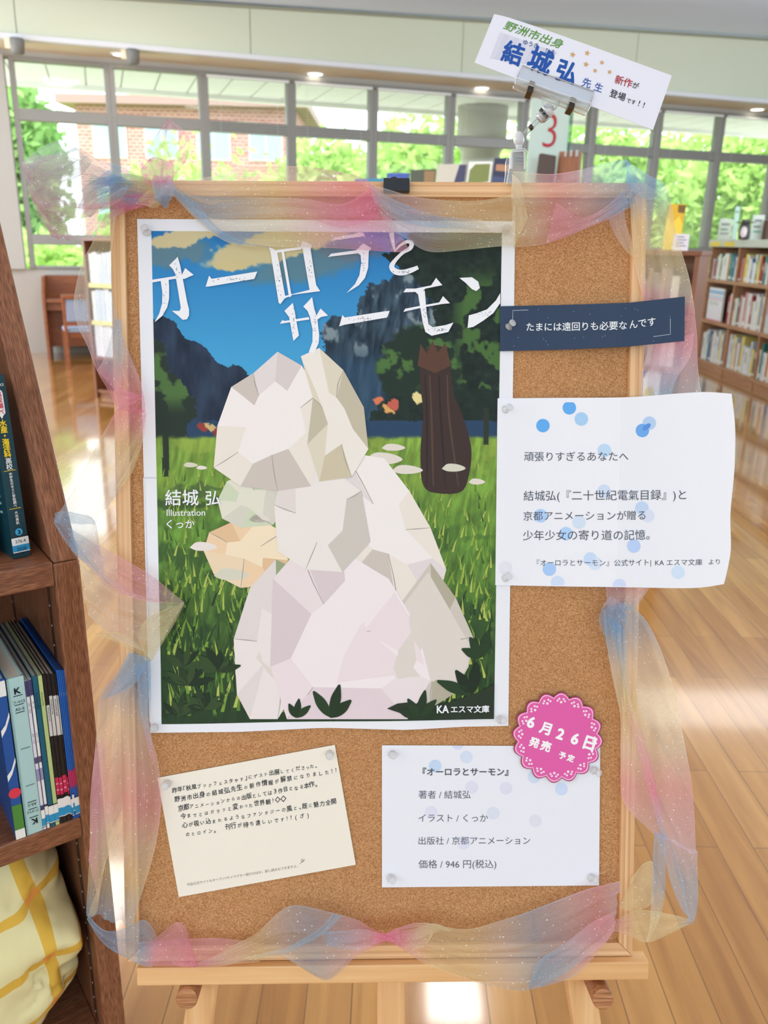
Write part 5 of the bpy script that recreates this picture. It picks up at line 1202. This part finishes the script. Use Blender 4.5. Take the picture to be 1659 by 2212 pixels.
# ------------------------------------------------------------------ clear push pins and dressmaker pins
M_pin = clear_mat('clear_pin', (253, 253, 255), .34, gl=.4)
def pin_mesh(tx, ty):
    A = Matrix.Rotation(tx, 4, 'X') @ Matrix.Rotation(ty, 4, 'Y')
    return MB().lathe([(.0, 0), (.0046, .0004), (.0048, .0012), (.0030, .0026), (.0022, .0048), (.0026, .0066), (.0040, .0080), (.0042, .0092), (.0036, .0098), (0, .0098)], A, 22)
for x, y, w, dx, dy, lab in ((318, 503, .001, -2, -12, 'upper left corner of the poster'), (1092, 500, .001, 3, -6, 'upper right corner of the poster, under the ribbon'), (333, 1572, .002, 6, -6, 'lower left corner of the poster'), (1080, 1555, .002, 8, -6, 'lower right corner of the poster'),
                             (1099, 706, .0, 8, -10, 'left end of the navy strip'), (1091, 885, .0, 11, -8, 'upper left corner of the dotted note'), (1091, 1249, .0, 9, -10, 'lower left corner of the dotted note'), (847, 1630, .001, 4, -5, 'upper left corner of the info sheet'),
                             (843, 1897, .001, 7, -4, 'lower left corner of the info sheet'), (1283, 1664, .001, 10, 2, 'right edge of the info sheet, just below the badge'), (1276, 1896, .001, 12, -2, 'lower right corner of the info sheet'), (361, 1693, .001, 0, -1, 'upper left corner of the cream card'), (712, 1629, .001, 1, -1, 'upper right corner of the cream card')):
    w = CORKW + .0018 + w; u, v = bp(x, y, w)
    o = build('push_pin', pin_mesh(R_(2.2 * -dy) * -1, R_(2.4 * dx)), M_pin, M=BF @ T3(u, v, w), smooth=True)
    tag(o, 'clear push pin at the ' + lab, 'push pin', 'clear push pins')
    build('needle', MB().cyl((0, 0, .0004), (0, 0, -.004), .0005, n=8), M_steel, o)
for (x0, y0), (x1, y1), w, lab in ((SC7(880, 745), SC7(835, 818), .0075, 'thin steel pin stuck through the top of the dotted note'), (SC7(922, 100), SC7(872, 180), .0075, 'thin steel pin stuck through the top of the navy strip')):
    a = B3(x0, y0, w + .002); b = B3(x1, y1, w - .001)
    o = tag(build('dress_pin', MB().cyl((0, 0, 0), b - a, .00045, n=8).ball((0, 0, 0), .0011, .0011, .0011), M_steel, M=BF @ Matrix.Translation(a)), lab, 'pin')

# ------------------------------------------------------------------ glitter tulle garland
def tulle():
    m = bpy.data.materials.new('glitter_tulle'); m.use_nodes = True; nt = m.node_tree; nt.nodes.remove(nt.nodes['Principled BSDF']); out = nt.nodes['Material Output']
    vc = N(nt, 'ShaderNodeVertexColor', layer_name='Col'); uv = N(nt, 'ShaderNodeUVMap'); sx = N(nt, 'ShaderNodeSeparateXYZ'); nt.links.new(uv.outputs[0], sx.inputs[0])
    def M(op, a, b=None, c=None):
        n = N(nt, 'ShaderNodeMath', operation=op)
        for i, q in enumerate((a, b, c)):
            if q is None: continue
            if isinstance(q, (int, float)): n.inputs[i].default_value = q
            else: nt.links.new(q, n.inputs[i])
        return n.outputs[0]
    no = N(nt, 'ShaderNodeTexNoise', i_Scale=30.0, i_Detail=2.0); nt.links.new(uv.outputs[0], no.inputs[0])
    wob = M('MULTIPLY', no.outputs[0], 2.5)
    t1 = M('SINE', M('ADD', M('MULTIPLY', sx.outputs[1], 2 * pi / .0017), wob)); t2 = M('SINE', M('MULTIPLY', sx.outputs[0], 2 * pi / .0013))
    th = M('MAXIMUM', M('POWER', M('MULTIPLY_ADD', t1, .5, .5), 2.0), M('MULTIPLY', M('POWER', M('MULTIPLY_ADD', t2, .5, .5), 4.0), .55))
    al = M('MULTIPLY_ADD', th, .36, .26)
    hem = M('GREATER_THAN', M('ABSOLUTE', M('SUBTRACT', sx.outputs[1], .06)), .0587); al = M('MAXIMUM', al, M('MULTIPLY', hem, .62))
    vo = N(nt, 'ShaderNodeTexVoronoi', i_Scale=250.0); nt.links.new(uv.outputs[0], vo.inputs[0])
    sc = N(nt, 'ShaderNodeSeparateColor'); nt.links.new(vo.outputs['Color'], sc.inputs[0])
    n2 = N(nt, 'ShaderNodeTexNoise', i_Scale=14.0); nt.links.new(uv.outputs[0], n2.inputs[0])
    gl = M('MULTIPLY', M('LESS_THAN', vo.outputs['Distance'], M('MULTIPLY_ADD', sc.outputs[1], .13, .06)), M('LESS_THAN', sc.outputs[0], M('MULTIPLY_ADD', n2.outputs[0], 1.8, -.5)))
    d = N(nt, 'ShaderNodeBsdfDiffuse'); tl_ = N(nt, 'ShaderNodeBsdfTranslucent'); nt.links.new(vc.outputs[0], d.inputs[0]); nt.links.new(vc.outputs[0], tl_.inputs[0])
    m1 = N(nt, 'ShaderNodeMixShader'); m1.inputs[0].default_value = .45; nt.links.new(d.outputs[0], m1.inputs[1]); nt.links.new(tl_.outputs[0], m1.inputs[2])
    g = N(nt, 'ShaderNodeBsdfDiffuse'); g.inputs[0].default_value = (1, 1, .98, 1)
    m2 = N(nt, 'ShaderNodeMixShader'); nt.links.new(gl, m2.inputs[0]); nt.links.new(m1.outputs[0], m2.inputs[1]); nt.links.new(g.outputs[0], m2.inputs[2])
    tr_ = N(nt, 'ShaderNodeBsdfTransparent')
    m3 = N(nt, 'ShaderNodeMixShader'); nt.links.new(M('MAXIMUM', al, gl), m3.inputs[0]); nt.links.new(tr_.outputs[0], m3.inputs[1]); nt.links.new(m2.outputs[0], m3.inputs[2]); nt.links.new(m3.outputs[0], out.inputs[0])
    return m
M_tulle = tulle()
gx, gy = bp(352, 408, .02)
GM = BF @ T3(gx, gy, 0); GI = T3(-gx, -gy, 0)
ga = empty('ribbon_garland', 'pastel glitter tulle garland tied in a bow and draped around the cork board', 'garland', GM)
PK, YE, BL, CR, LI, MA_, GN = (240, 152, 180), (236, 220, 160), (126, 182, 226), (240, 226, 200), (214, 190, 216), (206, 150, 172), (176, 206, 198)
PP = (250, 110, 168); BB = (104, 170, 228); GY = (206, 206, 208)
def swag(nm, A, B, cols, w0=.012, amp=.004, folds=2.0, ph=0.0, nu=54, nv=18, wp=None, u0=0.0, width=.12, drift=2.0):
    wh = .20 if nm == 'bow_loop' else .34  # bow tinted darker: its backlit tone against the windows is in the colour
    A = smoothc(A, nu); B = smoothc(B, nu); mb = MB(); vs, uvs, cs_ = [], [], []; wp = wp or [w0]
    ct = [c[0] for c in cols]; cc_ = np.array([L3(tuple(q * (1 - wh) + w_ * wh for q, w_ in zip(c[1], (248, 244, 240)))) for c in cols]); L = 0; prev = None
    for i in range(nu):
        t = i / (nu - 1); mid_ = (A[i] + B[i]) / 2
        if prev is not None: L += np.hypot(*(mid_ - prev)) / 1890
        prev = mid_; wb = float(np.interp(t, np.linspace(0, 1, len(wp)), wp)); gap = np.hypot(*(A[i] - B[i])) / 1890
        col = [float(np.interp(t, ct, cc_[:, k])) for k in range(3)]
        for j in range(nv):
            s = j / (nv - 1); p = A[i] * (1 - s) + B[i] * s; u, v = bp(p[0], p[1], wb)
            am = amp * (.35 + min(1, gap / .05))
            w = wb + am * (sin(2 * pi * folds * s + ph + drift * t * pi) * .6 + sin(2 * pi * (folds * 1.7 + .3) * s - 3 * t + ph * 2) * .4)
            vs.append((u, v, max(w, .0022))); uvs.append((u0 + L, s * width)); cs_.append((*col, 1))
    mb.add(vs, [(i * nv + j, (i + 1) * nv + j, (i + 1) * nv + j + 1, i * nv + j + 1) for i in range(nu - 1) for j in range(nv - 1)], smooth=True); mb.uv = uvs
    o = build(nm, mb, M_tulle, ga, M=GI, smooth=True)
    at = o.data.color_attributes.new('Col', 'FLOAT_COLOR', 'POINT'); at.data.foreach_set('color', np.array(cs_, np.float32).ravel())
    return o
# bow: big loop to the left (front and back layer) and a standing loop
swag('bow_loop', [(338, 398), (300, 384), (258, 362), (210, 343), (148, 306), (96, 334), (50, 356)], [(340, 428), (290, 446), (246, 448), (214, 478), (196, 514), (158, 518), (114, 512)], ((0, YE), (.2, BL), (.5, GN), (.75, GY), (1, MA_)), .03, .010, 2.2, .5, wp=[.022, .03, .045, .05])
swag('bow_loop', [(336, 404), (290, 392), (240, 370), (190, 350), (140, 340), (90, 344), (52, 358)], [(336, 436), (280, 440), (232, 446), (200, 470), (150, 470), (100, 450), (66, 430)], ((0, PK), (.3, CR), (.6, MA_), (1, GY)), .0, .008, 2.6, 2, wp=[.016, .012, .02, .045])
swag('bow_loop', [(52, 356), (58, 385), (62, 420), (80, 450), (98, 490), (114, 513)], [(64, 354), (72, 390), (80, 424), (96, 452), (112, 486), (132, 514)], ((0, GY), (.4, MA_), (1, MA_)), .05, .004, 1, 0)
swag('bow_loop', [(240, 372), (215, 390), (185, 415), (168, 455)], [(290, 398), (262, 425), (228, 446), (196, 470)], ((0, BB), (.5, GY), (1, MA_)), .04, .008, 2, 1)
swag('bow_loop', [(322, 402), (306, 372), (310, 340), (330, 300), (364, 258)], [(352, 398), (350, 370), (352, 340), (358, 300), (368, 258)], ((0, PK), (.5, MA_), (1, MA_)), .03, .006, 1.5, .4, wp=[.02, .03, .035, .03])
swag('bow_loop', [(346, 398), (348, 368), (352, 336), (358, 298), (366, 258)], [(364, 398), (382, 376), (405, 345), (409, 296), (368, 258)], ((0, PK), (.4, MA_), (1, (226, 180, 196))), .015, .006, 1.6, 2, wp=[.016, .012, .02, .03])
swag('bow_loop', [(318, 402), (302, 372), (312, 350), (336, 340)], [(372, 396), (378, 372), (372, 352), (340, 340)], ((0, PK), (.5, MA_), (1, MA_)), .036, .006, 2, 0)
swag('bow_loop', [(338, 396), (292, 378), (250, 372), (204, 388), (176, 410)], [(340, 420), (300, 412), (262, 410), (218, 424), (184, 440)], ((0, YE), (.4, YE), (.6, BB), (1, GY)), .03, .006, 2.6, .3, wp=[.026, .034, .036, .03], width=.09)
swag('bow_loop', [(338, 390), (300, 380), (262, 376), (226, 384), (196, 376)], [(338, 414), (302, 402), (258, 398), (226, 402), (190, 398)], ((0, YE), (.3, (190, 200, 150)), (.7, BB), (1, GN)), .04, .005, 1.8, 1.3, wp=[.03, .04, .044, .036], width=.07)
swag('bow_loop', [(336, 418), (292, 418), (250, 426), (206, 432)], [(332, 440), (292, 450), (248, 454), (214, 452)], ((0, PK), (.6, PP), (1, MA_)), .028, .005, 2.2, 2.1, wp=[.026, .03, .028], width=.07)
swag('bow_loop', [(150, 306), (120, 316), (86, 332), (54, 354), (60, 410), (84, 468), (114, 514)], [(196, 346), (170, 372), (140, 386), (112, 400), (120, 430), (140, 470), (160, 518)], ((0, GN), (.4, GN), (.6, MA_), (1, MA_)), .02, .009, 2.4, .9, 70, 20, wp=[.02, .012, .012, .02])
swag('bow_loop', [(112, 424), (150, 436), (190, 440), (232, 436), (262, 428)], [(114, 430), (152, 446), (192, 452), (234, 446), (262, 434)], ((0, MA_), (1, PK)), .05, .003, 1, 0, width=.03)
swag('knot', [(334, 380), (330, 400), (336, 430), (354, 450)], [(374, 382), (376, 402), (372, 430), (362, 451)], ((0, PK), (.4, BL), (1, BB)), .04, .006, 1.2, 1, wp=[.032, .042, .036, .02], width=.05)
swag('knot', [(338, 378), (334, 400), (340, 432), (356, 448)], [(368, 380), (372, 404), (366, 432), (360, 450)], ((0, LI), (.5, BL), (1, BB)), .036, .006, 2.2, 2, wp=[.028, .036, .03, .016], width=.05)
swag('knot', [(344, 414), (322, 412), (302, 424), (298, 440)], [(346, 442), (330, 448), (312, 444), (300, 442)], ((0, YE), (1, YE)), .03, .005, 1.5, 0, width=.05)
swag('knot', [(335, 420), (290, 430), (250, 450), (232, 470)], [(334, 440), (300, 448), (262, 462), (240, 470)], ((0, PK), (.6, PP), (1, PK)), .02, .004, 2, 1, width=.07)
# top, from the bow to the first gather
swag('swag', [(366, 392), (450, 386), (510, 365), (570, 358), (660, 355), (740, 368), (790, 385), (806, 402)], [(376, 424), (440, 490), (508, 528), (600, 533), (720, 539), (800, 544), (860, 546), (884, 540)], ((0, CR), (.25, CR), (.5, YE), (.72, PK), (.88, PP), (1, PK)), .012, .006, 2.4, .3, 80, 26)
swag('swag', [(370, 398), (420, 424), (520, 426), (650, 428), (740, 440), (806, 402)], [(374, 424), (430, 470), (540, 470), (650, 468), (740, 490), (822, 470)], ((0, BL), (.2, BL), (.5, CR), (.75, PK), (1, PP)), .015, .003, 2, 1, 60)
swag('swag', [(366, 414), (400, 440), (440, 486), (500, 524), (580, 534)], [(378, 408), (430, 444), (466, 488), (520, 520), (600, 536)], ((0, BL), (.6, BB), (1, GY)), .02, .003, 1.5, 2)
# middle of the top edge
swag('swag', [(796, 398), (850, 416), (900, 427), (1000, 431), (1060, 428), (1106, 420)], [(812, 450), (840, 490), (884, 520), (930, 542), (1010, 538), (1112, 530)], ((0, PK), (.12, GY), (.3, LI), (.6, YE), (1, YE)), .014, .005, 2.2, .6, 60, 22)
swag('swag', [(798, 400), (840, 426), (900, 452), (960, 466), (1040, 474)], [(808, 436), (850, 470), (910, 488), (990, 494), (1060, 500)], ((0, LI), (.3, BL), (.6, BB), (1, CR)), .018, .003, 1.6, 0)
# right part of the top edge and the corner
swag('swag', [(1106, 374), (1180, 378), (1250, 366), (1300, 354), (1352, 345)], [(1110, 532), (1190, 522), (1262, 496), (1318, 468), (1372, 440)], ((0, YE), (.15, CR), (.35, PK), (.6, LI), (.85, BL), (1, BB)), .014, .005, 2.4, 1.2, 60, 24)
swag('swag', [(1106, 376), (1122, 392), (1130, 420), (1140, 470)], [(1104, 430), (1106, 460), (1108, 500), (1112, 531)], ((0, CR), (1, YE)), .019, .002, 1, 0, width=.06)
swag('swag', [(1200, 440), (1250, 470), (1300, 452), (1350, 410)], [(1180, 524), (1250, 498), (1310, 476), (1360, 448)], ((0, PK), (.5, PK), (1, BL)), .018, .003, 1.8, 1)
swag('swag', [(1350, 346), (1354, 390), (1360, 440), (1366, 500), (1376, 580), (1388, 640)], [(1352, 345), (1396, 376), (1440, 406), (1462, 500), (1490, 600), (1500, 680)], ((0, BL), (.25, BB), (.45, YE), (.7, YE), (.88, CR), (1, PK)), .012, .003, 2, .4, 60, 22, wp=[.016, .018, .009, .003])
swag('swag', [(1352, 346), (1380, 386), (1420, 410), (1440, 406)], [(1356, 402), (1378, 420), (1404, 432), (1432, 420)], ((0, BB), (1, GN)), .022, .003, 1.4, 0, width=.08)
swag('swag', [(1312, 470), (1330, 510), (1356, 546), (1368, 556)], [(1348, 440), (1352, 480), (1364, 520), (1372, 560)], ((0, LI), (1, YE)), .010, .002, 1.5, 1, width=.08)
swag('swag', [(1388, 640), (1394, 700), (1402, 748), (1388, 800), (1384, 860)], [(1500, 680), (1506, 730), (1508, 780), (1512, 830), (1516, 862)], ((0, PK), (.4, PK), (.65, LI), (1, (186, 204, 222))), .002, .0012, 2, 1, 40, 20, u0=.2, wp=[.003, .003, .004, .004])
swag('swag', [(1420, 742), (1404, 790), (1398, 830), (1402, 862)], [(1500, 720), (1490, 770), (1460, 820), (1448, 862)], ((0, PK), (.5, LI), (1, BL)), .006, .0012, 1.5, 2, wp=[.006, .006, .006])
# below the note on the right
swag('swag', [(1308, 1250), (1310, 1280), (1314, 1306), (1322, 1322)], [(1408, 1250), (1400, 1272), (1384, 1298), (1370, 1316)], ((0, PK), (.6, LI), (1, BL)), .006, .002, 2, 0, wp=[.004, .006, .008, .012])
swag('knot', [(1318, 1288), (1302, 1310), (1296, 1340), (1304, 1372)], [(1336, 1296), (1350, 1320), (1352, 1350), (1338, 1372)], ((0, LI), (.4, BB), (1, BL)), .018, .005, 2, 0, width=.07)
swag('swag', [(1302, 1316), (1306, 1380), (1318, 1440), (1334, 1510), (1342, 1560), (1344, 1640), (1350, 1735), (1410, 1800)], [(1350, 1300), (1396, 1340), (1430, 1410), (1458, 1500), (1474, 1590), (1492, 1680), (1502, 1760), (1508, 1850)], ((0, BL), (.12, BL), (.25, CR), (.42, YE), (.6, CR), (.75, PK), (1, LI)), .012, .005, 1.6, .5, 80, 22, wp=[.016, .02, .014, .012])
swag('swag', [(1320, 1330), (1330, 1400), (1342, 1460), (1350, 1520), (1372, 1600), (1400, 1700), (1428, 1800)], [(1350, 1360), (1352, 1420), (1356, 1480), (1374, 1540), (1400, 1620), (1420, 1710), (1436, 1806)], ((0, BB), (.15, BL), (.35, YE), (.6, PK), (.8, PP), (1, BL)), .02, .002, 1, 0, width=.05)
swag('swag', [(1302, 1330), (1312, 1400), (1324, 1470), (1340, 1540)], [(1340, 1350), (1342, 1410), (1350, 1470), (1352, 1540)], ((0, BL), (.5, CR), (1, YE)), .02, .003, 1, 1, width=.06)
swag('swag', [(1414, 1796), (1410, 1860), (1408, 1930), (1404, 2000), (1396, 2034)], [(1438, 1806), (1438, 1870), (1436, 1940), (1424, 1990), (1400, 2034)], ((0, BB), (.5, BL), (.8, YE), (1, YE)), .018, .002, 1, 0, width=.05)
swag('swag', [(1410, 1796), (1432, 1840), (1448, 1900), (1470, 1960), (1490, 1986)], [(1508, 1840), (1509, 1880), (1508, 1930), (1505, 1970), (1500, 1990)], ((0, LI), (.5, BL), (1, BL)), .010, .004, 1.4, 1)
swag('swag', [(1430, 1790), (1450, 1830), (1466, 1880), (1478, 1940), (1488, 1988)], [(1442, 1806), (1456, 1840), (1472, 1890), (1482, 1944), (1492, 1988)], ((0, BL), (1, BB)), .02, .001, 1, 0, width=.03)
# bottom edge
swag('swag', [(1500, 1988), (1460, 1976), (1410, 1970), (1370, 1972), (1326, 1990)], [(1496, 1994), (1450, 2016), (1398, 2034), (1360, 2022), (1322, 2012)], ((0, BL), (.2, YE), (.7, YE), (1, PK)), .012, .004, 1.6, .4)
swag('swag', [(1362, 1898), (1384, 1872), (1408, 1862), (1412, 1880)], [(1340, 1960), (1370, 1970), (1398, 1962), (1412, 1950)], ((0, YE), (1, YE)), .004, .003, 1, 0, width=.07)
swag('swag', [(836, 2018), (872, 1998), (920, 1990), (1004, 2006), (1080, 1992), (1147, 1974), (1220, 1946), (1275, 1924), (1340, 1904)], [(836, 2032), (870, 2046), (920, 2080), (1010, 2120), (1090, 2142), (1140, 2146), (1220, 2122), (1262, 2092), (1324, 2012)], ((0, PP), (.08, PK), (.2, YE), (.36, YE), (.5, GY), (.62, BL), (.78, LI), (.9, PK), (1, LI)), .014, .005, 2.2, .2, 80, 24, wp=[.022, .018, .016, .014])
swag('swag', [(1140, 2132), (1166, 2074), (1226, 2036), (1290, 1988), (1322, 1972)], [(1166, 2130), (1220, 2104), (1272, 2062), (1312, 2030), (1330, 1990)], ((0, BB), (.35, BL), (.6, LI), (.85, PK), (1, PK)), .021, .003, 1.3, 0, width=.07)
swag('swag', [(860, 2010), (900, 2004), (940, 1996), (976, 2010)], [(858, 2040), (884, 2056), (920, 2040), (930, 2010)], ((0, PP), (.4, CR), (1, YE)), .022, .003, 1.4, 1, width=.07)
swag('knot', [(808, 2012), (826, 2016), (842, 2014), (862, 2004)], [(806, 2042), (826, 2032), (842, 2034), (866, 2046)], ((0, PK), (.5, PP), (1, PK)), .026, .004, 2, 0, width=.08)
swag('knot', [(812, 2014), (828, 2018), (840, 2018), (856, 2008)], [(812, 2036), (828, 2030), (840, 2031), (858, 2038)], ((0, PP), (.5, PP), (1, PP)), .022, .004, 2, 2, width=.08)
swag('swag', [(836, 2016), (800, 2000), (770, 1980), (700, 1964), (636, 1957), (600, 1976), (552, 2020), (512, 2040), (470, 2062), (416, 2084)], [(836, 2032), (800, 2048), (766, 2066), (738, 2096), (702, 2120), (650, 2096), (610, 2072), (560, 2070), (490, 2086), (418, 2088)], ((0, PP), (.1, PK), (.22, LI), (.4, BL), (.55, GY), (.68, YE), (.85, CR), (1, PK)), .016, .005, 2, .8, 80, 24)
swag('swag', [(720, 1972), (690, 2006), (650, 2030), (610, 2050), (530, 2068)], [(740, 1978), (700, 2016), (660, 2040), (620, 2060), (540, 2074)], ((0, BL), (.5, BL), (1, YE)), .022, .002, 1, 0, width=.03)
swag('swag', [(700, 2012), (740, 2010), (790, 2010), (820, 2020)], [(706, 2044), (740, 2052), (780, 2050), (816, 2032)], ((0, BL), (.6, LI), (1, PK)), .02, .003, 1.4, 0, width=.07)
swag('swag', [(300, 2034), (340, 2030), (440, 2028), (520, 2036), (600, 2046)], [(296, 2082), (340, 2086), (410, 2088), (480, 2086), (560, 2076)], ((0, BL), (.1, PK), (.6, PK), (1, YE)), .012, .004, 2, .4)
swag('swag', [(322, 2038), (352, 2012), (384, 1994), (404, 2016), (418, 2060)], [(328, 2084), (352, 2086), (380, 2086), (402, 2086), (424, 2086)], ((0, PK), (.5, PK), (1, PP)), .018, .004, 1.3, 1, width=.09)
swag('swag', [(188, 1974), (226, 2008), (266, 2008), (306, 1994), (328, 2010), (342, 2034)], [(190, 1990), (214, 2026), (240, 2050), (280, 2078), (310, 2086), (330, 2086)], ((0, BL), (.4, BB), (.8, BL), (1, LI)), .014, .005, 2, .3)
# left edge, from the bow down
swag('swag', [(228, 462), (214, 496), (196, 534), (180, 566), (164, 620), (158, 662), (166, 706), (184, 744), (206, 800), (236, 850), (252, 884)], [(252, 462), (246, 500), (242, 560), (242, 620), (252, 690), (276, 758), (296, 806), (306, 836), (314, 870), (314, 884), (312, 892)], ((0, CR), (.12, YE), (.3, (214, 218, 190)), (.5, (186, 204, 214)), (.7, LI), (.86, PK), (1, PP)), .010, .005, 2, .2, 80, 22, wp=[.022, .012, .010, .012])
swag('swag', [(228, 468), (246, 452), (262, 440), (282, 436)], [(216, 494), (228, 490), (244, 474), (262, 462)], ((0, CR), (1, MA_)), .026, .003, 1.5, 0, width=.07)
swag('swag', [(250, 690), (236, 740), (222, 780), (210, 800)], [(264, 690), (266, 760), (262, 820), (256, 852)], ((0, BL), (.6, (176, 210, 216)), (1, PK)), .016, .002, 1, 1, width=.06)
swag('swag', [(250, 838), (280, 846), (296, 852), (306, 856)], [(254, 890), (276, 878), (296, 868), (308, 858)], ((0, PK), (1, PP)), .02, .003, 1.4, 0, width=.07)
swag('swag', [(254, 884), (226, 936), (186, 1002), (150, 1066), (128, 1104), (116, 1128)], [(314, 884), (312, 920), (296, 966), (262, 1048), (228, 1100), (206, 1134)], ((0, PP), (.12, PK), (.3, YE), (.5, CR), (.75, GY), (1, BL)), .014, .005, 2, .4, 60, 20, wp=[.014, .014, .016])
swag('swag', [(308, 900), (298, 960), (270, 1020), (246, 1056)], [(316, 890), (312, 940), (290, 1010), (266, 1050)], ((0, PK), (.5, YE), (1, YE)), .02, .002, 1, 0, width=.04)
swag('swag', [(120, 1108), (140, 1104), (170, 1110), (200, 1124), (216, 1190)], [(116, 1130), (140, 1168), (166, 1204), (190, 1222), (232, 1260)], ((0, BL), (.5, BL), (1, LI)), .018, .004, 2, .4, width=.09)
swag('swag', [(150, 1140), (200, 1168), (260, 1204), (330, 1248), (398, 1301)], [(152, 1188), (190, 1224), (240, 1266), (310, 1298), (397, 1303)], ((0, BL), (.25, LI), (.45, PK), (.8, PK), (1, CR)), .022, .004, 1.8, .4, wp=[.018, .02, .022, .03])
swag('swag', [(150, 1150), (180, 1190), (220, 1240), (250, 1256), (300, 1288)], [(160, 1180), (188, 1214), (210, 1236), (244, 1266), (280, 1284)], ((0, BB), (.5, GY), (1, PK)), .026, .002, 1, 0, width=.04)
swag('swag', [(172, 1212), (240, 1264), (300, 1286), (350, 1300), (398, 1302)], [(190, 1330), (230, 1362), (280, 1392), (308, 1408), (326, 1426)], ((0, CR), (.4, (238, 206, 196)), (.7, CR), (1, YE)), .010, .004, 1.6, 1.2, wp=[.006, .010, .018, .024])
swag('swag', [(204, 1368), (250, 1366), (272, 1372), (300, 1396), (326, 1424)], [(206, 1370), (240, 1382), (270, 1398), (300, 1416), (322, 1432)], ((0, YE), (1, YE)), .016, .002, 1, 0, width=.05)
swag('swag', [(398, 1302), (352, 1318), (314, 1340), (298, 1382), (316, 1424)], [(398, 1304), (380, 1340), (352, 1388), (338, 1412), (326, 1430)], ((0, CR), (.3, YE), (1, YE)), .02, .004, 1.4, .3, wp=[.03, .022, .018])
swag('swag', [(282, 1408), (250, 1460), (220, 1500), (212, 1570), (204, 1630), (192, 1730), (190, 1850), (186, 1974)], [(326, 1420), (328, 1470), (320, 1520), (326, 1590), (340, 1650), (346, 1740), (330, 1850), (284, 2000)], ((0, BL), (.12, BB), (.26, CR), (.4, (232, 196, 190)), (.55, PK), (.72, CR), (.84, YE), (1, BL)), .012, .005, 2.2, .6, 90, 24)
swag('swag', [(278, 1406), (262, 1450), (240, 1488), (222, 1512)], [(322, 1424), (310, 1450), (280, 1486), (220, 1512)], ((0, BL), (1, BB)), .02, .003, 1.2, 0, width=.07)
swag('swag', [(206, 1620), (224, 1600), (232, 1700), (244, 1800), (250, 1790)], [(190, 1860), (198, 1880), (210, 1960), (200, 1980), (190, 1978)], ((0, PK), (1, YE)), .018, .003, 1, 0, width=.08)
swag('swag', [(294, 1440), (300, 1500), (306, 1560), (326, 1640)], [(324, 1424), (326, 1500), (322, 1560), (336, 1650)], ((0, BB), (.5, BL), (1, PK)), .02, .002, 1, 0, width=.05)
